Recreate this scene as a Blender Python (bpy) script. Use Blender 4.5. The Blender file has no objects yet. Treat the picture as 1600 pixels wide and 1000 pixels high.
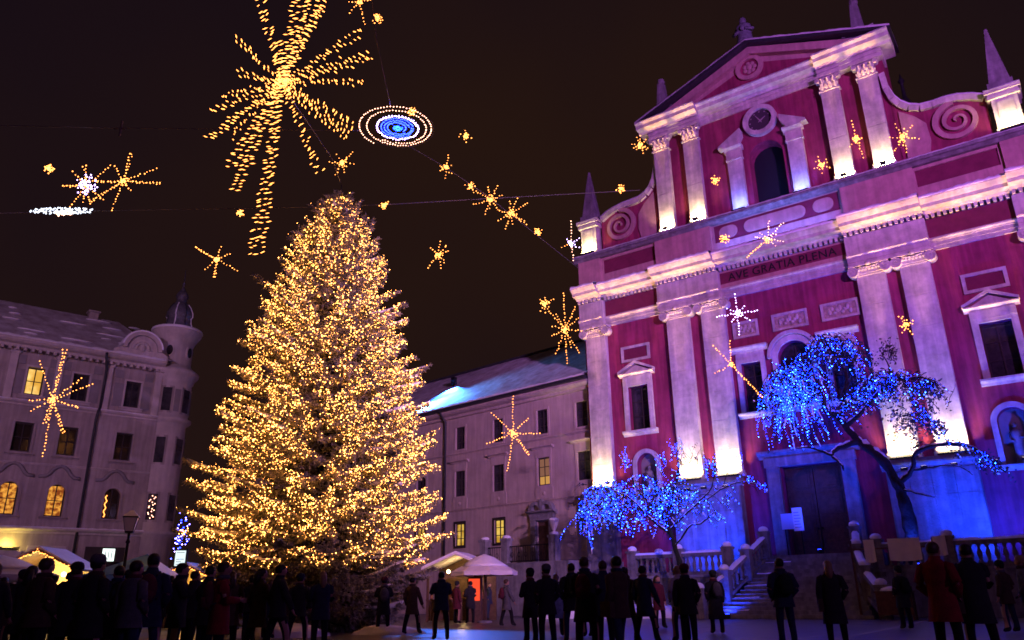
import bpy, math, random
import numpy as np
from mathutils import Vector, Matrix

random.seed(7)
rng = np.random.default_rng(7)
scene = bpy.context.scene
COL = scene.collection
PI = math.pi

# ------------------------------------------------------------------ camera
CAM_H = 1.10
F_PX = 1202.0                       # focal length in pixels of a 1600 px wide picture
PITCH = math.radians(19.7)
ROLL = math.radians(0.94)
_F = np.array([0, math.cos(PITCH), math.sin(PITCH)])
_R0 = np.array([1.0, 0, 0])
_U0 = np.cross(_R0, _F)
_R = math.cos(ROLL) * _R0 - math.sin(ROLL) * _U0
_U = math.sin(ROLL) * _R0 + math.cos(ROLL) * _U0
cam_data = bpy.data.cameras.new('camera')
cam_data.sensor_width = 36.0
cam_data.lens = F_PX / 1600 * 36.0
cam_data.clip_start = 0.1
cam_data.clip_end = 2000
camera = bpy.data.objects.new('camera', cam_data)
COL.objects.link(camera)
camera.matrix_world = Matrix(((_R[0], _U[0], -_F[0], 0), (_R[1], _U[1], -_F[1], 0),
                              (_R[2], _U[2], -_F[2], CAM_H), (0, 0, 0, 1)))
scene.camera = camera

# ------------------------------------------------------------------ night sky
world = bpy.data.worlds.new('World')
scene.world = world
world.use_nodes = True
wn = world.node_tree
wn.nodes.clear()
w_out = wn.nodes.new('ShaderNodeOutputWorld')
w_bg = wn.nodes.new('ShaderNodeBackground')
w_geo = wn.nodes.new('ShaderNodeTexCoord')
w_noise = wn.nodes.new('ShaderNodeTexNoise')
w_noise.inputs['Scale'].default_value = 1.3
w_noise.inputs['Detail'].default_value = 3
w_ramp = wn.nodes.new('ShaderNodeValToRGB')
w_ramp.color_ramp.elements[0].position = 0.30
w_ramp.color_ramp.elements[0].color = (0.0085, 0.0045, 0.0095, 1)
w_ramp.color_ramp.elements[1].position = 0.72
w_ramp.color_ramp.elements[1].color = (0.0240, 0.0100, 0.0062, 1)
wn.links.new(w_geo.outputs['Generated'], w_noise.inputs['Vector'])
wn.links.new(w_noise.outputs['Fac'], w_ramp.inputs['Fac'])
wn.links.new(w_ramp.outputs['Color'], w_bg.inputs['Color'])
w_bg.inputs['Strength'].default_value = 0.66
wn.links.new(w_bg.outputs['Background'], w_out.inputs['Surface'])

# ------------------------------------------------------------------ render look
scene.view_settings.view_transform = 'Standard'
scene.view_settings.look = 'None'
scene.view_settings.exposure = 0.25
scene.view_settings.gamma = 1.0
scene.view_settings.use_curve_mapping = False
scene.render.engine = 'CYCLES'
scene.cycles.use_denoising = True
try:
    scene.cycles.denoiser = 'OPENIMAGEDENOISE'
except Exception:
    pass
scene.cycles.use_light_tree = True
scene.cycles.pixel_filter_type = 'BLACKMAN_HARRIS'
scene.cycles.filter_width = 1.65          # a slightly soft lens
scene.cycles.max_bounces = 5
scene.cycles.diffuse_bounces = 2
scene.cycles.glossy_bounces = 2
scene.cycles.transmission_bounces = 3
scene.cycles.sample_clamp_indirect = 3.0
scene.cycles.caustics_reflective = False
scene.cycles.caustics_refractive = False

# ------------------------------------------------------------------ pixel rays (used to survey real positions)
def ray(x, y):
    return _F + _R * (x - 800) / F_PX - _U * (y - 500) / F_PX
def at_depth(x, y, dist):
    d = ray(x, y)
    return Vector(d / np.linalg.norm(d) * dist) + Vector((0, 0, CAM_H))
def at_y(x, y, Y):
    d = ray(x, y)
    return Vector(d * (Y / d[1])) + Vector((0, 0, CAM_H))
def at_z(x, y, z):
    d = ray(x, y)
    return Vector(d * ((z - CAM_H) / d[2])) + Vector((0, 0, CAM_H))

class Frame:
    """A facade's own frame: +X along the wall to the right, +Y into the building, Z up."""
    def __init__(s, P0, d):
        s.P0 = np.array(P0, float); s.d = np.array(d, float) / np.linalg.norm(d)
        s.n = np.array([s.d[1], -s.d[0]])
        if s.n @ s.P0 > 0: s.n = -s.n
        s.rz = math.atan2(s.d[1], s.d[0])
    def local(s, x, y, off=0.0):       # pixel -> (X, Y, Z) on the plane `off` metres in front of the wall
        r = ray(x, y); o = s.P0 + s.n * off
        t = (s.n @ o) / (s.n @ r[:2]); P = r * t + np.array([0, 0, CAM_H])
        return Vector(((P[:2] - s.P0) @ s.d, -off, P[2]))
    def world(s, v):
        p = s.P0 + s.d * v[0] - s.n * v[1]
        return Vector((p[0], p[1], v[2]))

CH = Frame((15.016, 39.355), (0.81412, -0.58070))          # church
MO = Frame((-1.945, 53.0), (0.74548, -0.66653))            # monastery wing
LB = Frame((-24.967, 52.0), (0.76041, 0.64945))            # corner house on the left

# ------------------------------------------------------------------ materials
def mat(name, col, rough=0.8, var=0.0, scale=3.0, bump=0.0, bscale=20.0, metal=0.0, col2=None, spec=0.3, stain=0.0):
    m = bpy.data.materials.new(name); m.use_nodes = True
    nt = m.node_tree; b = nt.nodes['Principled BSDF']
    b.inputs['Roughness'].default_value = rough
    b.inputs['Metallic'].default_value = metal
    b.inputs['Specular IOR Level'].default_value = spec
    b.inputs['Base Color'].default_value = (*col, 1)
    tc = nt.nodes.new('ShaderNodeTexCoord')
    if var > 0 or col2:
        n = nt.nodes.new('ShaderNodeTexNoise'); n.inputs['Scale'].default_value = scale
        n.inputs['Detail'].default_value = 5; n.inputs['Roughness'].default_value = 0.65
        nt.links.new(tc.outputs['Object'], n.inputs['Vector'])
        r = nt.nodes.new('ShaderNodeValToRGB')
        c2 = col2 or tuple(c * (1 - var) for c in col)
        c1 = col if col2 else tuple(min(1, c * (1 + var * 0.6)) for c in col)
        r.color_ramp.elements[0].position = 0.34; r.color_ramp.elements[0].color = (*c2, 1)
        r.color_ramp.elements[1].position = 0.66; r.color_ramp.elements[1].color = (*c1, 1)
        nt.links.new(n.outputs['Fac'], r.inputs['Fac'])
        last = r.outputs['Color']
        if stain > 0:                       # vertical rain streaks with their own shape
            mp = nt.nodes.new('ShaderNodeMapping'); mp.inputs['Scale'].default_value = (2.6, 2.6, 0.22)
            nt.links.new(tc.outputs['Object'], mp.inputs['Vector'])
            n2 = nt.nodes.new('ShaderNodeTexNoise'); n2.inputs['Scale'].default_value = 1.6; n2.inputs['Detail'].default_value = 6
            nt.links.new(mp.outputs['Vector'], n2.inputs['Vector'])
            r2 = nt.nodes.new('ShaderNodeValToRGB')
            r2.color_ramp.elements[0].position = 0.42; r2.color_ramp.elements[0].color = (1 - stain,) * 3 + (1,)
            r2.color_ramp.elements[1].position = 0.62; r2.color_ramp.elements[1].color = (1, 1, 1, 1)
            nt.links.new(n2.outputs['Fac'], r2.inputs['Fac'])
            mx = nt.nodes.new('ShaderNodeMix'); mx.data_type = 'RGBA'; mx.blend_type = 'MULTIPLY'
            mx.inputs['Factor'].default_value = 1
            nt.links.new(last, mx.inputs[6]); nt.links.new(r2.outputs['Color'], mx.inputs[7])
            last = mx.outputs[2]
        nt.links.new(last, b.inputs['Base Color'])
    if bump > 0:
        n3 = nt.nodes.new('ShaderNodeTexNoise'); n3.inputs['Scale'].default_value = bscale; n3.inputs['Detail'].default_value = 4
        nt.links.new(tc.outputs['Object'], n3.inputs['Vector'])
        bp = nt.nodes.new('ShaderNodeBump'); bp.inputs['Strength'].default_value = bump; bp.inputs['Distance'].default_value = 0.05
        nt.links.new(n3.outputs['Fac'], bp.inputs['Height']); nt.links.new(bp.outputs['Normal'], b.inputs['Normal'])
    return m
def glow(name, col, strength, sample=True):
    m = bpy.data.materials.new(name); m.use_nodes = True
    nt = m.node_tree; nt.nodes.clear()
    o = nt.nodes.new('ShaderNodeOutputMaterial'); e = nt.nodes.new('ShaderNodeEmission')
    e.inputs['Color'].default_value = (*col, 1); e.inputs['Strength'].default_value = strength
    nt.links.new(e.outputs['Emission'], o.inputs['Surface'])
    m.cycles.emission_sampling = 'FRONT' if sample else 'NONE'
    return m
def glow_noise(name, c1, c2, strength, scale=3.0):      # a lit window: curtains, shelves and lamps behind the glass
    m = bpy.data.materials.new(name); m.use_nodes = True
    nt = m.node_tree; nt.nodes.clear()
    o = nt.nodes.new('ShaderNodeOutputMaterial'); e = nt.nodes.new('ShaderNodeEmission')
    tc = nt.nodes.new('ShaderNodeTexCoord'); n = nt.nodes.new('ShaderNodeTexNoise')
    n.inputs['Scale'].default_value = scale; n.inputs['Detail'].default_value = 4
    r = nt.nodes.new('ShaderNodeValToRGB')
    r.color_ramp.elements[0].position = 0.38; r.color_ramp.elements[0].color = (*c1, 1)
    r.color_ramp.elements[1].position = 0.62; r.color_ramp.elements[1].color = (*c2, 1)
    nt.links.new(tc.outputs['Object'], n.inputs['Vector']); nt.links.new(n.outputs['Fac'], r.inputs['Fac'])
    nt.links.new(r.outputs['Color'], e.inputs['Color']); e.inputs['Strength'].default_value = strength
    nt.links.new(e.outputs['Emission'], o.inputs['Surface'])
    return m

M = {}
M['stone'] = mat('pale_stone', (0.62, 0.58, 0.53), 0.85, 0.26, 1.6, 0.3, 14, stain=0.2)
M['stone_grey'] = mat('grey_stone', (0.27, 0.27, 0.28), 0.9, 0.3, 2.0, 0.4, 10, stain=0.3)
M['red'] = mat('red_plaster', (0.34, 0.045, 0.115), 0.9, 0.22, 0.9, 0.25, 18, stain=0.28)
M['dark_red'] = mat('dark_red_plaster', (0.19, 0.028, 0.07), 0.9, 0.2, 1.5, 0.2, 18)
M['pink'] = mat('pale_pink_plaster', (0.52, 0.30, 0.30), 0.9, 0.18, 1.5, 0.2, 18, stain=0.15)
M['glass'] = mat('dark_window_glass', (0.06, 0.055, 0.065), 0.15, 0.0, 1.1, spec=0.6, col2=(0.010, 0.011, 0.015))
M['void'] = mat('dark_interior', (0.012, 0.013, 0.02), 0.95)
M['letter'] = mat('black_letters', (0.012, 0.012, 0.014), 0.6)
M['wood'] = mat('brown_wood', (0.10, 0.055, 0.035), 0.6, 0.35, 6, 0.2, 30)
M['snow'] = mat('snow', (0.82, 0.84, 0.88), 0.75, 0.08, 3.0, 0.5, 9)
M['old_stone'] = mat('dark_old_stone', (0.20, 0.19, 0.19), 0.9, 0.35, 2.5, 0.5, 12, stain=0.3)
M['dome_metal'] = mat('weathered_dome_metal', (0.13, 0.13, 0.15), 0.6, 0.4, 4, metal=0.2)
M['roof_metal'] = mat('dark_sheet_metal', (0.05, 0.055, 0.06), 0.5, 0.3, 3, metal=0.4)
M['tile'] = mat('roof_tiles', (0.20, 0.10, 0.075), 0.85, 0.35, 3, 0.4, 12)
M['snowy_tile'] = mat('snow_dusted_roof', (0.62, 0.62, 0.66), 0.85, 0.0, 1.3, 0.5, 7, col2=(0.36, 0.32, 0.33))
M['mon_wall'] = mat('beige_plaster', (0.50, 0.42, 0.36), 0.9, 0.14, 0.9, 0.2, 16, stain=0.16)
M['left_wall'] = mat('grey_beige_plaster', (0.40, 0.36, 0.33), 0.9, 0.16, 0.9, 0.2, 16, stain=0.2)
M['left_trim'] = mat('pale_trim_plaster', (0.55, 0.51, 0.47), 0.9, 0.14, 1.2, 0.2, 16, stain=0.12)
M['left_panel'] = mat('grey_panel_plaster', (0.26, 0.25, 0.25), 0.9, 0.15, 1.2)
M['frame_dark'] = mat('dark_window_frame', (0.035, 0.028, 0.026), 0.6)
M['iron'] = mat('wrought_iron', (0.02, 0.02, 0.022), 0.55, metal=0.6)
M['cable'] = mat('steel_cable', (0.20, 0.18, 0.17), 0.5, metal=0.5)
M['wire'] = mat('thin_lamp_wire', (0.06, 0.045, 0.03), 0.7)
M['bark'] = mat('dark_bark', (0.022, 0.018, 0.016), 0.95, 0.4, 8, 0.8, 14)
M['bark_green'] = mat('mossy_bark', (0.02, 0.026, 0.014), 0.95, 0.4, 8, 0.8, 14)
M['needle'] = mat('frosted_glow_needles', (0.46, 0.43, 0.37), 0.85, 0.0, 2.2, col2=(0.11, 0.11, 0.055))  # frost, paled further to stand in for the golden glow between bulbs
M['leaf'] = mat('dry_leaves', (0.06, 0.06, 0.07), 0.8, 0.5, 3)
M['canvas'] = mat('off_white_canvas', (0.70, 0.68, 0.66), 0.9, 0.1, 2, 0.2, 9)
M['canvas_blue'] = mat('pale_blue_canvas', (0.16, 0.38, 0.75), 0.9, 0.1, 2)
M['ground'] = None
M['bulb_gold'] = glow('golden_bulbs', (1.0, 0.30, 0.06), 6.0)
M['bulb_tree'] = glow('warm_tree_bulbs', (1.0, 0.36, 0.075), 22.0)
M['bulb_white'] = glow('violet_white_bulbs', (0.60, 0.40, 1.0), 11.0)
M['bulb_pink'] = glow('rosy_white_bulbs', (1.0, 0.46, 0.30), 6.0)
M['bulb_blue'] = glow('blue_bulbs', (0.003, 0.020, 1.0), 46.0)
M['bulb_cyan'] = glow('icy_blue_bulbs', (0.016, 0.075, 1.0), 60.0)
M['bulb_deepblue'] = glow('deep_blue_bulbs', (0.012, 0.03, 1.0), 26.0)
M['lamp_face'] = glow('floodlight_face', (1.0, 0.80, 0.45), 6.0, False)
M['win_yellow'] = glow_noise('lit_yellow_window', (0.55, 0.28, 0.03), (0.95, 0.62, 0.12), 0.75, 2.2)
M['win_orange'] = glow_noise('lit_orange_window', (0.25, 0.05, 0.01), (1.0, 0.42, 0.06), 0.8, 5.0)

# ------------------------------------------------------------------ mesh helper
class MB:
    def __init__(s): s.v = []; s.f = []; s.m = []
    def add(s, vs, fs, mi=0):
        o = len(s.v); s.v.extend([tuple(p) for p in vs]); s.f.extend([tuple(i + o for i in f) for f in fs]); s.m.extend([mi] * len(fs)); return s
    def box(s, x0, x1, y0, y1, z0, z1, mi=0):
        return s.add([(x0,y0,z0),(x1,y0,z0),(x1,y1,z0),(x0,y1,z0),(x0,y0,z1),(x1,y0,z1),(x1,y1,z1),(x0,y1,z1)],
                     [(0,3,2,1),(4,5,6,7),(0,1,5,4),(1,2,6,5),(2,3,7,6),(3,0,4,7)], mi)
    def taper(s, cx, cy, z0, z1, a0, b0, a1, b1, mi=0):      # frustum box, half sizes a (x) and b (y)
        return s.add([(cx-a0,cy-b0,z0),(cx+a0,cy-b0,z0),(cx+a0,cy+b0,z0),(cx-a0,cy+b0,z0),(cx-a1,cy-b1,z1),(cx+a1,cy-b1,z1),(cx+a1,cy+b1,z1),(cx-a1,cy+b1,z1)],
                     [(0,3,2,1),(4,5,6,7),(0,1,5,4),(1,2,6,5),(2,3,7,6),(3,0,4,7)], mi)
    def prism_xz(s, poly, y0, y1, mi=0):                     # polygon in XZ, extruded along Y
        n = len(poly)
        vs = [(x, y0, z) for x, z in poly] + [(x, y1, z) for x, z in poly]
        fs = [tuple(range(n)), tuple(range(2*n-1, n-1, -1))] + [(i, i+n, (i+1) % n + n, (i+1) % n) for i in range(n)]
        return s.add(vs, fs, mi)
    def prism_yz(s, poly, x0, x1, mi=0):                     # profile in YZ, extruded along X
        n = len(poly)
        vs = [(x0, y, z) for y, z in poly] + [(x1, y, z) for y, z in poly]
        fs = [tuple(range(n)), tuple(range(2*n-1, n-1, -1))] + [(i, i+n, (i+1) % n + n, (i+1) % n) for i in range(n)]
        return s.add(vs, fs, mi)
    def prism_xy(s, poly, z0, z1, mi=0):
        n = len(poly)
        vs = [(x, y, z0) for x, y in poly] + [(x, y, z1) for x, y in poly]
        fs = [tuple(range(n)), tuple(range(2*n-1, n-1, -1))] + [(i, i+n, (i+1) % n + n, (i+1) % n) for i in range(n)]
        return s.add(vs, fs, mi)
    def lathe(s, prof, cx=0, cy=0, n=12, mi=0, a0=0.0, a1=2*PI):
        vs = []; fs = []
        full = abs(a1 - a0 - 2*PI) < 1e-6; cols = n if full else n + 1
        for r, z in prof:
            for k in range(cols):
                a = a0 + (a1-a0) * k / n; vs.append((cx + r*math.cos(a), cy + r*math.sin(a), z))
        for i in range(len(prof)-1):
            for k in range(n):
                k2 = (k+1) % cols
                fs.append((i*cols+k, i*cols+k2, (i+1)*cols+k2, (i+1)*cols+k))
        if full:
            fs.append(tuple(range(n-1, -1, -1))); fs.append(tuple((len(prof)-1)*cols + k for k in range(n)))
        return s.add(vs, fs, mi)
    def cyl_y(s, cx, cz, r, y0, y1, n=16, mi=0):
        return s.prism_xz([(cx + r*math.cos(2*PI*k/n), cz + r*math.sin(2*PI*k/n)) for k in range(n)], y0, y1, mi)
    def ring_y(s, cx, cz, r0, r1, y0, y1, n=24, a0=0.0, a1=2*PI, mi=0):
        full = abs(a1-a0-2*PI) < 1e-6
        for k in range(n):
            t0 = a0 + (a1-a0)*k/n; t1 = a0 + (a1-a0)*(k+1)/n
            q = [(cx+r0*math.cos(t0), cz+r0*math.sin(t0)), (cx+r1*math.cos(t0), cz+r1*math.sin(t0)), (cx+r1*math.cos(t1), cz+r1*math.sin(t1)), (cx+r0*math.cos(t1), cz+r0*math.sin(t1))]
            vs = [(x,y0,z) for x,z in q] + [(x,y1,z) for x,z in q]
            fs = [(0,1,2,3),(7,6,5,4),(1,5,6,2),(3,7,4,0)]
            if not full and k == 0: fs.append((0,4,5,1))
            if not full and k == n-1: fs.append((2,6,7,3))
            s.add(vs, fs, mi)
        return s
    def tube(s, pts, radii, n=6, mi=0, cap=True):
        pts = [Vector(p) for p in pts]
        if not hasattr(radii, '__len__'): radii = [radii]*len(pts)
        vs = []; fs = []; up = Vector((0.13, 0.31, 0.94)).normalized()
        for i, p in enumerate(pts):
            t = (pts[min(i+1, len(pts)-1)] - pts[max(i-1, 0)])
            t = t.normalized() if t.length > 1e-9 else Vector((0,0,1))
            a = t.cross(up)
            if a.length < 1e-3: a = t.cross(Vector((1,0,0)))
            a.normalize(); b = t.cross(a)
            for k in range(n):
                c = 2*PI*k/n; vs.append(p + (a*math.cos(c) + b*math.sin(c)) * radii[i])
        for i in range(len(pts)-1):
            for k in range(n):
                fs.append((i*n+k, i*n+(k+1)%n, (i+1)*n+(k+1)%n, (i+1)*n+k))
        if cap:
            fs.append(tuple(range(n-1,-1,-1))); fs.append(tuple((len(pts)-1)*n+k for k in range(n)))
        return s.add(vs, fs, mi)
    def ball(s, c, rx, ry=None, rz=None, nu=8, nv=6, mi=0):
        ry = ry or rx; rz = rz or rx
        vs = [(c[0], c[1], c[2]-rz)]; fs = []
        for j in range(1, nv):
            ph = -PI/2 + PI*j/nv
            for k in range(nu):
                a = 2*PI*k/nu; vs.append((c[0]+rx*math.cos(ph)*math.cos(a), c[1]+ry*math.cos(ph)*math.sin(a), c[2]+rz*math.sin(ph)))
        vs.append((c[0], c[1], c[2]+rz)); last = len(vs)-1
        for k in range(nu):
            fs.append((0, 1+(k+1)%nu, 1+k)); fs.append((last, 1+(nv-2)*nu+k, 1+(nv-2)*nu+(k+1)%nu))
        for j in range(nv-2):
            for k in range(nu):
                fs.append((1+j*nu+k, 1+j*nu+(k+1)%nu, 1+(j+1)*nu+(k+1)%nu, 1+(j+1)*nu+k))
        return s.add(vs, fs, mi)
    def sheet(s, x0, x1, z0, z1, y, openings=(), depth=0.3, mi=0, rev=None):
        """Wall face at Y=y with openings (x0,x1,z0,z1,arched) cut out and their reveals going in by depth."""
        rev = mi if rev is None else rev
        xs = sorted({x0, x1, *[o[0] for o in openings], *[o[1] for o in openings]})
        zs = sorted({z0, z1, *[o[2] for o in openings], *[o[3] for o in openings]})
        xs = [x for x in xs if x0-1e-6 <= x <= x1+1e-6]; zs = [z for z in zs if z0-1e-6 <= z <= z1+1e-6]
        for i in range(len(xs)-1):
            for j in range(len(zs)-1):
                cx = (xs[i]+xs[i+1])/2; cz = (zs[j]+zs[j+1])/2
                if any(o[0] < cx < o[1] and o[2] < cz < o[3] for o in openings): continue
                s.add([(xs[i],y,zs[j]),(xs[i+1],y,zs[j]),(xs[i+1],y,zs[j+1]),(xs[i],y,zs[j+1])], [(0,1,2,3)], mi)
        for o in openings:
            a, b, c, d = o[:4]; arched = len(o) > 4 and o[4]
            def q(p, r): s.add([(p[0],y,p[1]),(r[0],y,r[1]),(r[0],y+depth,r[1]),(p[0],y+depth,p[1])], [(0,1,2,3)], rev)
            if arched:
                r = (b-a)/2; cx = (a+b)/2; zc = d - r; n = 12
                arc = [(cx - r*math.cos(PI*k/n), zc + r*math.sin(PI*k/n)) for k in range(n+1)]
                for k in range(n):
                    corner = (a, d) if k < n/2 else (b, d)
                    s.add([(arc[k][0],y,arc[k][1]),(arc[k+1][0],y,arc[k+1][1]),(corner[0],y,corner[1])], [(0,1,2)], mi)
                    q(arc[k], arc[k+1])
                q((a,c),(a,zc)); q((b,zc),(b,c)); q((b,c),(a,c))
            else:
                q((a,c),(a,d)); q((a,d),(b,d)); q((b,d),(b,c)); q((b,c),(a,c))
        return s
    def build(s, name, mats, parent=None, smooth=False, loc=None):
        me = bpy.data.meshes.new(name)
        me.from_pydata(s.v, [], s.f)
        if not isinstance(mats, (list, tuple)): mats = [mats]
        for m in mats: me.materials.append(m)
        if len(mats) > 1: me.polygons.foreach_set('material_index', s.m)
        if smooth: me.polygons.foreach_set('use_smooth', [True]*len(s.f))
        me.update()
        o = bpy.data.objects.new(name, me); COL.objects.link(o)
        if parent: o.parent = parent
        if loc is not None: o.location = loc
        return o

def np_mesh(name, V, Fc, mats, parent=None, mi=None, smooth=False):
    me = bpy.data.meshes.new(name)
    V = np.asarray(V, np.float32); Fc = np.asarray(Fc, np.int32); k = Fc.shape[1]
    me.vertices.add(len(V)); me.vertices.foreach_set('co', V.ravel())
    me.loops.add(Fc.size); me.loops.foreach_set('vertex_index', Fc.ravel())
    me.polygons.add(len(Fc)); me.polygons.foreach_set('loop_start', np.arange(len(Fc), dtype=np.int32)*k)
    if not isinstance(mats, (list, tuple)): mats = [mats]
    for m in mats: me.materials.append(m)
    if mi is not None: me.polygons.foreach_set('material_index', np.asarray(mi, np.int32))
    if smooth: me.polygons.foreach_set('use_smooth', np.ones(len(Fc), bool))
    me.update(calc_edges=True)
    o = bpy.data.objects.new(name, me); COL.objects.link(o)
    if parent: o.parent = parent
    return o

def tag(o, label=None, cat=None, group=None, kind=None):
    if label: o['label'] = label
    if cat: o['category'] = cat
    if group: o['group'] = group
    if kind: o['kind'] = kind
    return o
def thing(name, label, cat, loc=(0,0,0), rz=0.0, group=None):
    o = bpy.data.objects.new(name, None); COL.objects.link(o)
    o.empty_display_size = 0.2
    o.location = loc; o.rotation_euler = (0, 0, rz)
    return tag(o, label, cat, group)
def inst(o, parent, loc=(0,0,0), name=None, rot=None, scale=None):     # another copy of a part, sharing mesh data
    c = o.copy(); COL.objects.link(c); c.parent = parent; c.location = loc
    if rot is not None: c.rotation_euler = rot
    if scale is not None: c.scale = scale
    return c
def lamp(name, kind, loc, energy, color, parent=None, target=None, **kw):
    d = bpy.data.lights.new(name, kind); d.energy = energy; d.color = color
    for k, v in kw.items(): setattr(d, k, v)
    o = bpy.data.objects.new(name, d); COL.objects.link(o); o.location = loc
    if target is not None:
        o.rotation_euler = (Vector(target) - Vector(loc)).to_track_quat('-Z', 'Y').to_euler()
    if parent: o.parent = parent
    return o
OCT = np.array([(1,0,0),(-1,0,0),(0,1,0),(0,-1,0),(0,0,1),(0,0,-1)], float)
OCF = np.array([(0,2,4),(2,1,4),(1,3,4),(3,0,4),(2,0,5),(1,2,5),(3,1,5),(0,3,5)])
def bulbs(P, r, axis=None, stretch=1.0):
    """Vertices and triangles of one small faceted bulb per point; axis stretches each bulb along a direction."""
    P = np.asarray(P, float); n = len(P)
    r = np.broadcast_to(np.asarray(r, float), (n,))
    V = OCT[None] * r[:, None, None]
    if axis is not None:
        A = np.asarray(axis, float); A = A / (np.linalg.norm(A, axis=1, keepdims=True) + 1e-9)
        V = V + A[:, None, :] * np.einsum('nij,nj->ni', V, A)[:, :, None] * (stretch - 1)
    V = (V + P[:, None, :]).reshape(-1, 3)
    Fc = (OCF[None] + 6*np.arange(n)[:, None, None]).reshape(-1, 3)
    return V, Fc
# ------------------------------------------------------------------ floodlights added for the violet wash, on unseen masts behind the photographer
def flood_mast(xy, h, targets, power, color, cone, label):
    t = thing('unseen_floodlight_mast', label, 'light mast', (*xy, 0), group='unseen floodlight masts')
    MB().lathe([(0.16,0),(0.16,0.3),(0.11,0.35),(0.07,h)], n=10).build('pole', M['iron'], t, True)
    MB().box(-0.9,0.9,-0.05,0.05,h-0.1,h).build('crossbar', M['iron'], t)
    for k, tg in enumerate(targets):
        x = -0.8 + 1.6*k/max(1,len(targets)-1)
        d = (Vector(tg) - Vector((xy[0]+x, xy[1], h))).normalized()
        o = MB().box(-0.25,0.25,-0.2,0.2,-0.05,0.3).build('lamp_housing', M['iron'], t, loc=(x,0,h+0.35))
        o.rotation_euler = d.to_track_quat('-Z','Y').to_euler()
        l = lamp('floodlight', 'SPOT', (x + d.x*0.35, d.y*0.35, h+0.35 + d.z*0.35), power[k], color[k], t, spot_size=math.radians(cone[k]), spot_blend=1.0, shadow_soft_size=0.35)
        l.rotation_euler = d.to_track_quat('-Z','Y').to_euler()
    return t
flood_mast((20, -12), 13, [(16, 38, 25), (-5, 50, 10), (2, 18, 2)], [74000, 84000, 2600], [(0.66, 0.17, 1.0), (0.85, 0.38, 1.0), (0.45, 0.17, 1.0)], [50, 34, 120], 'unseen tall mast of violet floodlights with an added fill head on the church side')  # last head is an added weak fill for the people and the ground
flood_mast((-22, -12), 13, [(-30, 50, 13), (-16, 52, 12)], [25000, 9000], [(0.95, 0.45, 1.0), (0.95, 0.45, 1.0)], [34, 20], 'unseen tall mast of violet floodlights behind the photographer on the tree side')

# ------------------------------------------------------------------ ground
def ground_material():
    m = bpy.data.materials.new('trodden_paving'); m.use_nodes = True
    nt = m.node_tree; b = nt.nodes['Principled BSDF']; L = nt.links.new
    tc = nt.nodes.new('ShaderNodeTexCoord')
    br = nt.nodes.new('ShaderNodeTexBrick'); br.inputs['Scale'].default_value = 1.0
    br.inputs['Brick Width'].default_value = 0.62; br.inputs['Row Height'].default_value = 0.40; br.inputs['Mortar Size'].default_value = 0.015
    br.inputs['Color1'].default_value = (0.13, 0.12, 0.12, 1); br.inputs['Color2'].default_value = (0.10, 0.095, 0.095, 1); br.inputs['Mortar'].default_value = (0.05, 0.05, 0.05, 1)
    mp = nt.nodes.new('ShaderNodeMapping'); mp.inputs['Rotation'].default_value = (0, 0, 0.5)
    L(tc.outputs['Object'], mp.inputs['Vector']); L(mp.outputs['Vector'], br.inputs['Vector'])
    n = nt.nodes.new('ShaderNodeTexNoise'); n.inputs['Scale'].default_value = 0.45; n.inputs['Detail'].default_value = 7; n.inputs['Roughness'].default_value = 0.7
    L(tc.outputs['Object'], n.inputs['Vector'])
    r = nt.nodes.new('ShaderNodeValToRGB'); r.color_ramp.elements[0].position = 0.58; r.color_ramp.elements[1].position = 0.74
    L(n.outputs['Fac'], r.inputs['Fac'])
    mx = nt.nodes.new('ShaderNodeMix'); mx.data_type = 'RGBA'
    L(r.outputs['Color'], mx.inputs['Factor']); L(br.outputs['Color'], mx.inputs[6]); mx.inputs[7].default_value = (0.30, 0.30, 0.33, 1)
    L(mx.outputs[2], b.inputs['Base Color'])
    r2 = nt.nodes.new('ShaderNodeMapRange'); r2.inputs['To Min'].default_value = 0.35; r2.inputs['To Max'].default_value = 0.8
    L(r.outputs['Color'], r2.inputs['Value']); L(r2.outputs['Result'], b.inputs['Roughness'])
    bp = nt.nodes.new('ShaderNodeBump'); bp.inputs['Strength'].default_value = 0.4; bp.inputs['Distance'].default_value = 0.03
    L(n.outputs['Fac'], bp.inputs['Height']); L(bp.outputs['Normal'], b.inputs['Normal'])
    return m
M['ground'] = ground_material()
g = MB().add([(-400,-400,0),(400,-400,0),(400,400,0),(-400,400,0)], [(0,1,2,3)]).build('square_ground', M['ground'])
tag(g, kind='structure')
# pale stone strips that run through the paving
strip_m = mat('pale_paving_strip', (0.36, 0.35, 0.36), 0.6, 0.2, 3)
for a, b in (((990,1010),(1215,962)), ((1040,1030),(1330,985)), ((1235,968),(1350,950)), ((1300,1000),(1470,965)), ((700,985),(760,975)), ((640,1010),(830,1000)), ((880,1000),(1010,975))):
    p, q = at_z(*a, 0.004), at_z(*b, 0.004)
    d = (q-p).normalized(); s = Vector((-d.y, d.x, 0)) * 0.07; z = Vector((0,0,-0.006))
    MB().add([p-s+z, q-s+z, q+s+z, p+s+z, p-s, q-s, q+s, p+s], [(4,5,6,7),(0,1,5,4),(1,2,6,5),(2,3,7,6),(3,0,4,7)]).build('paving_strip', strip_m, g)
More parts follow.
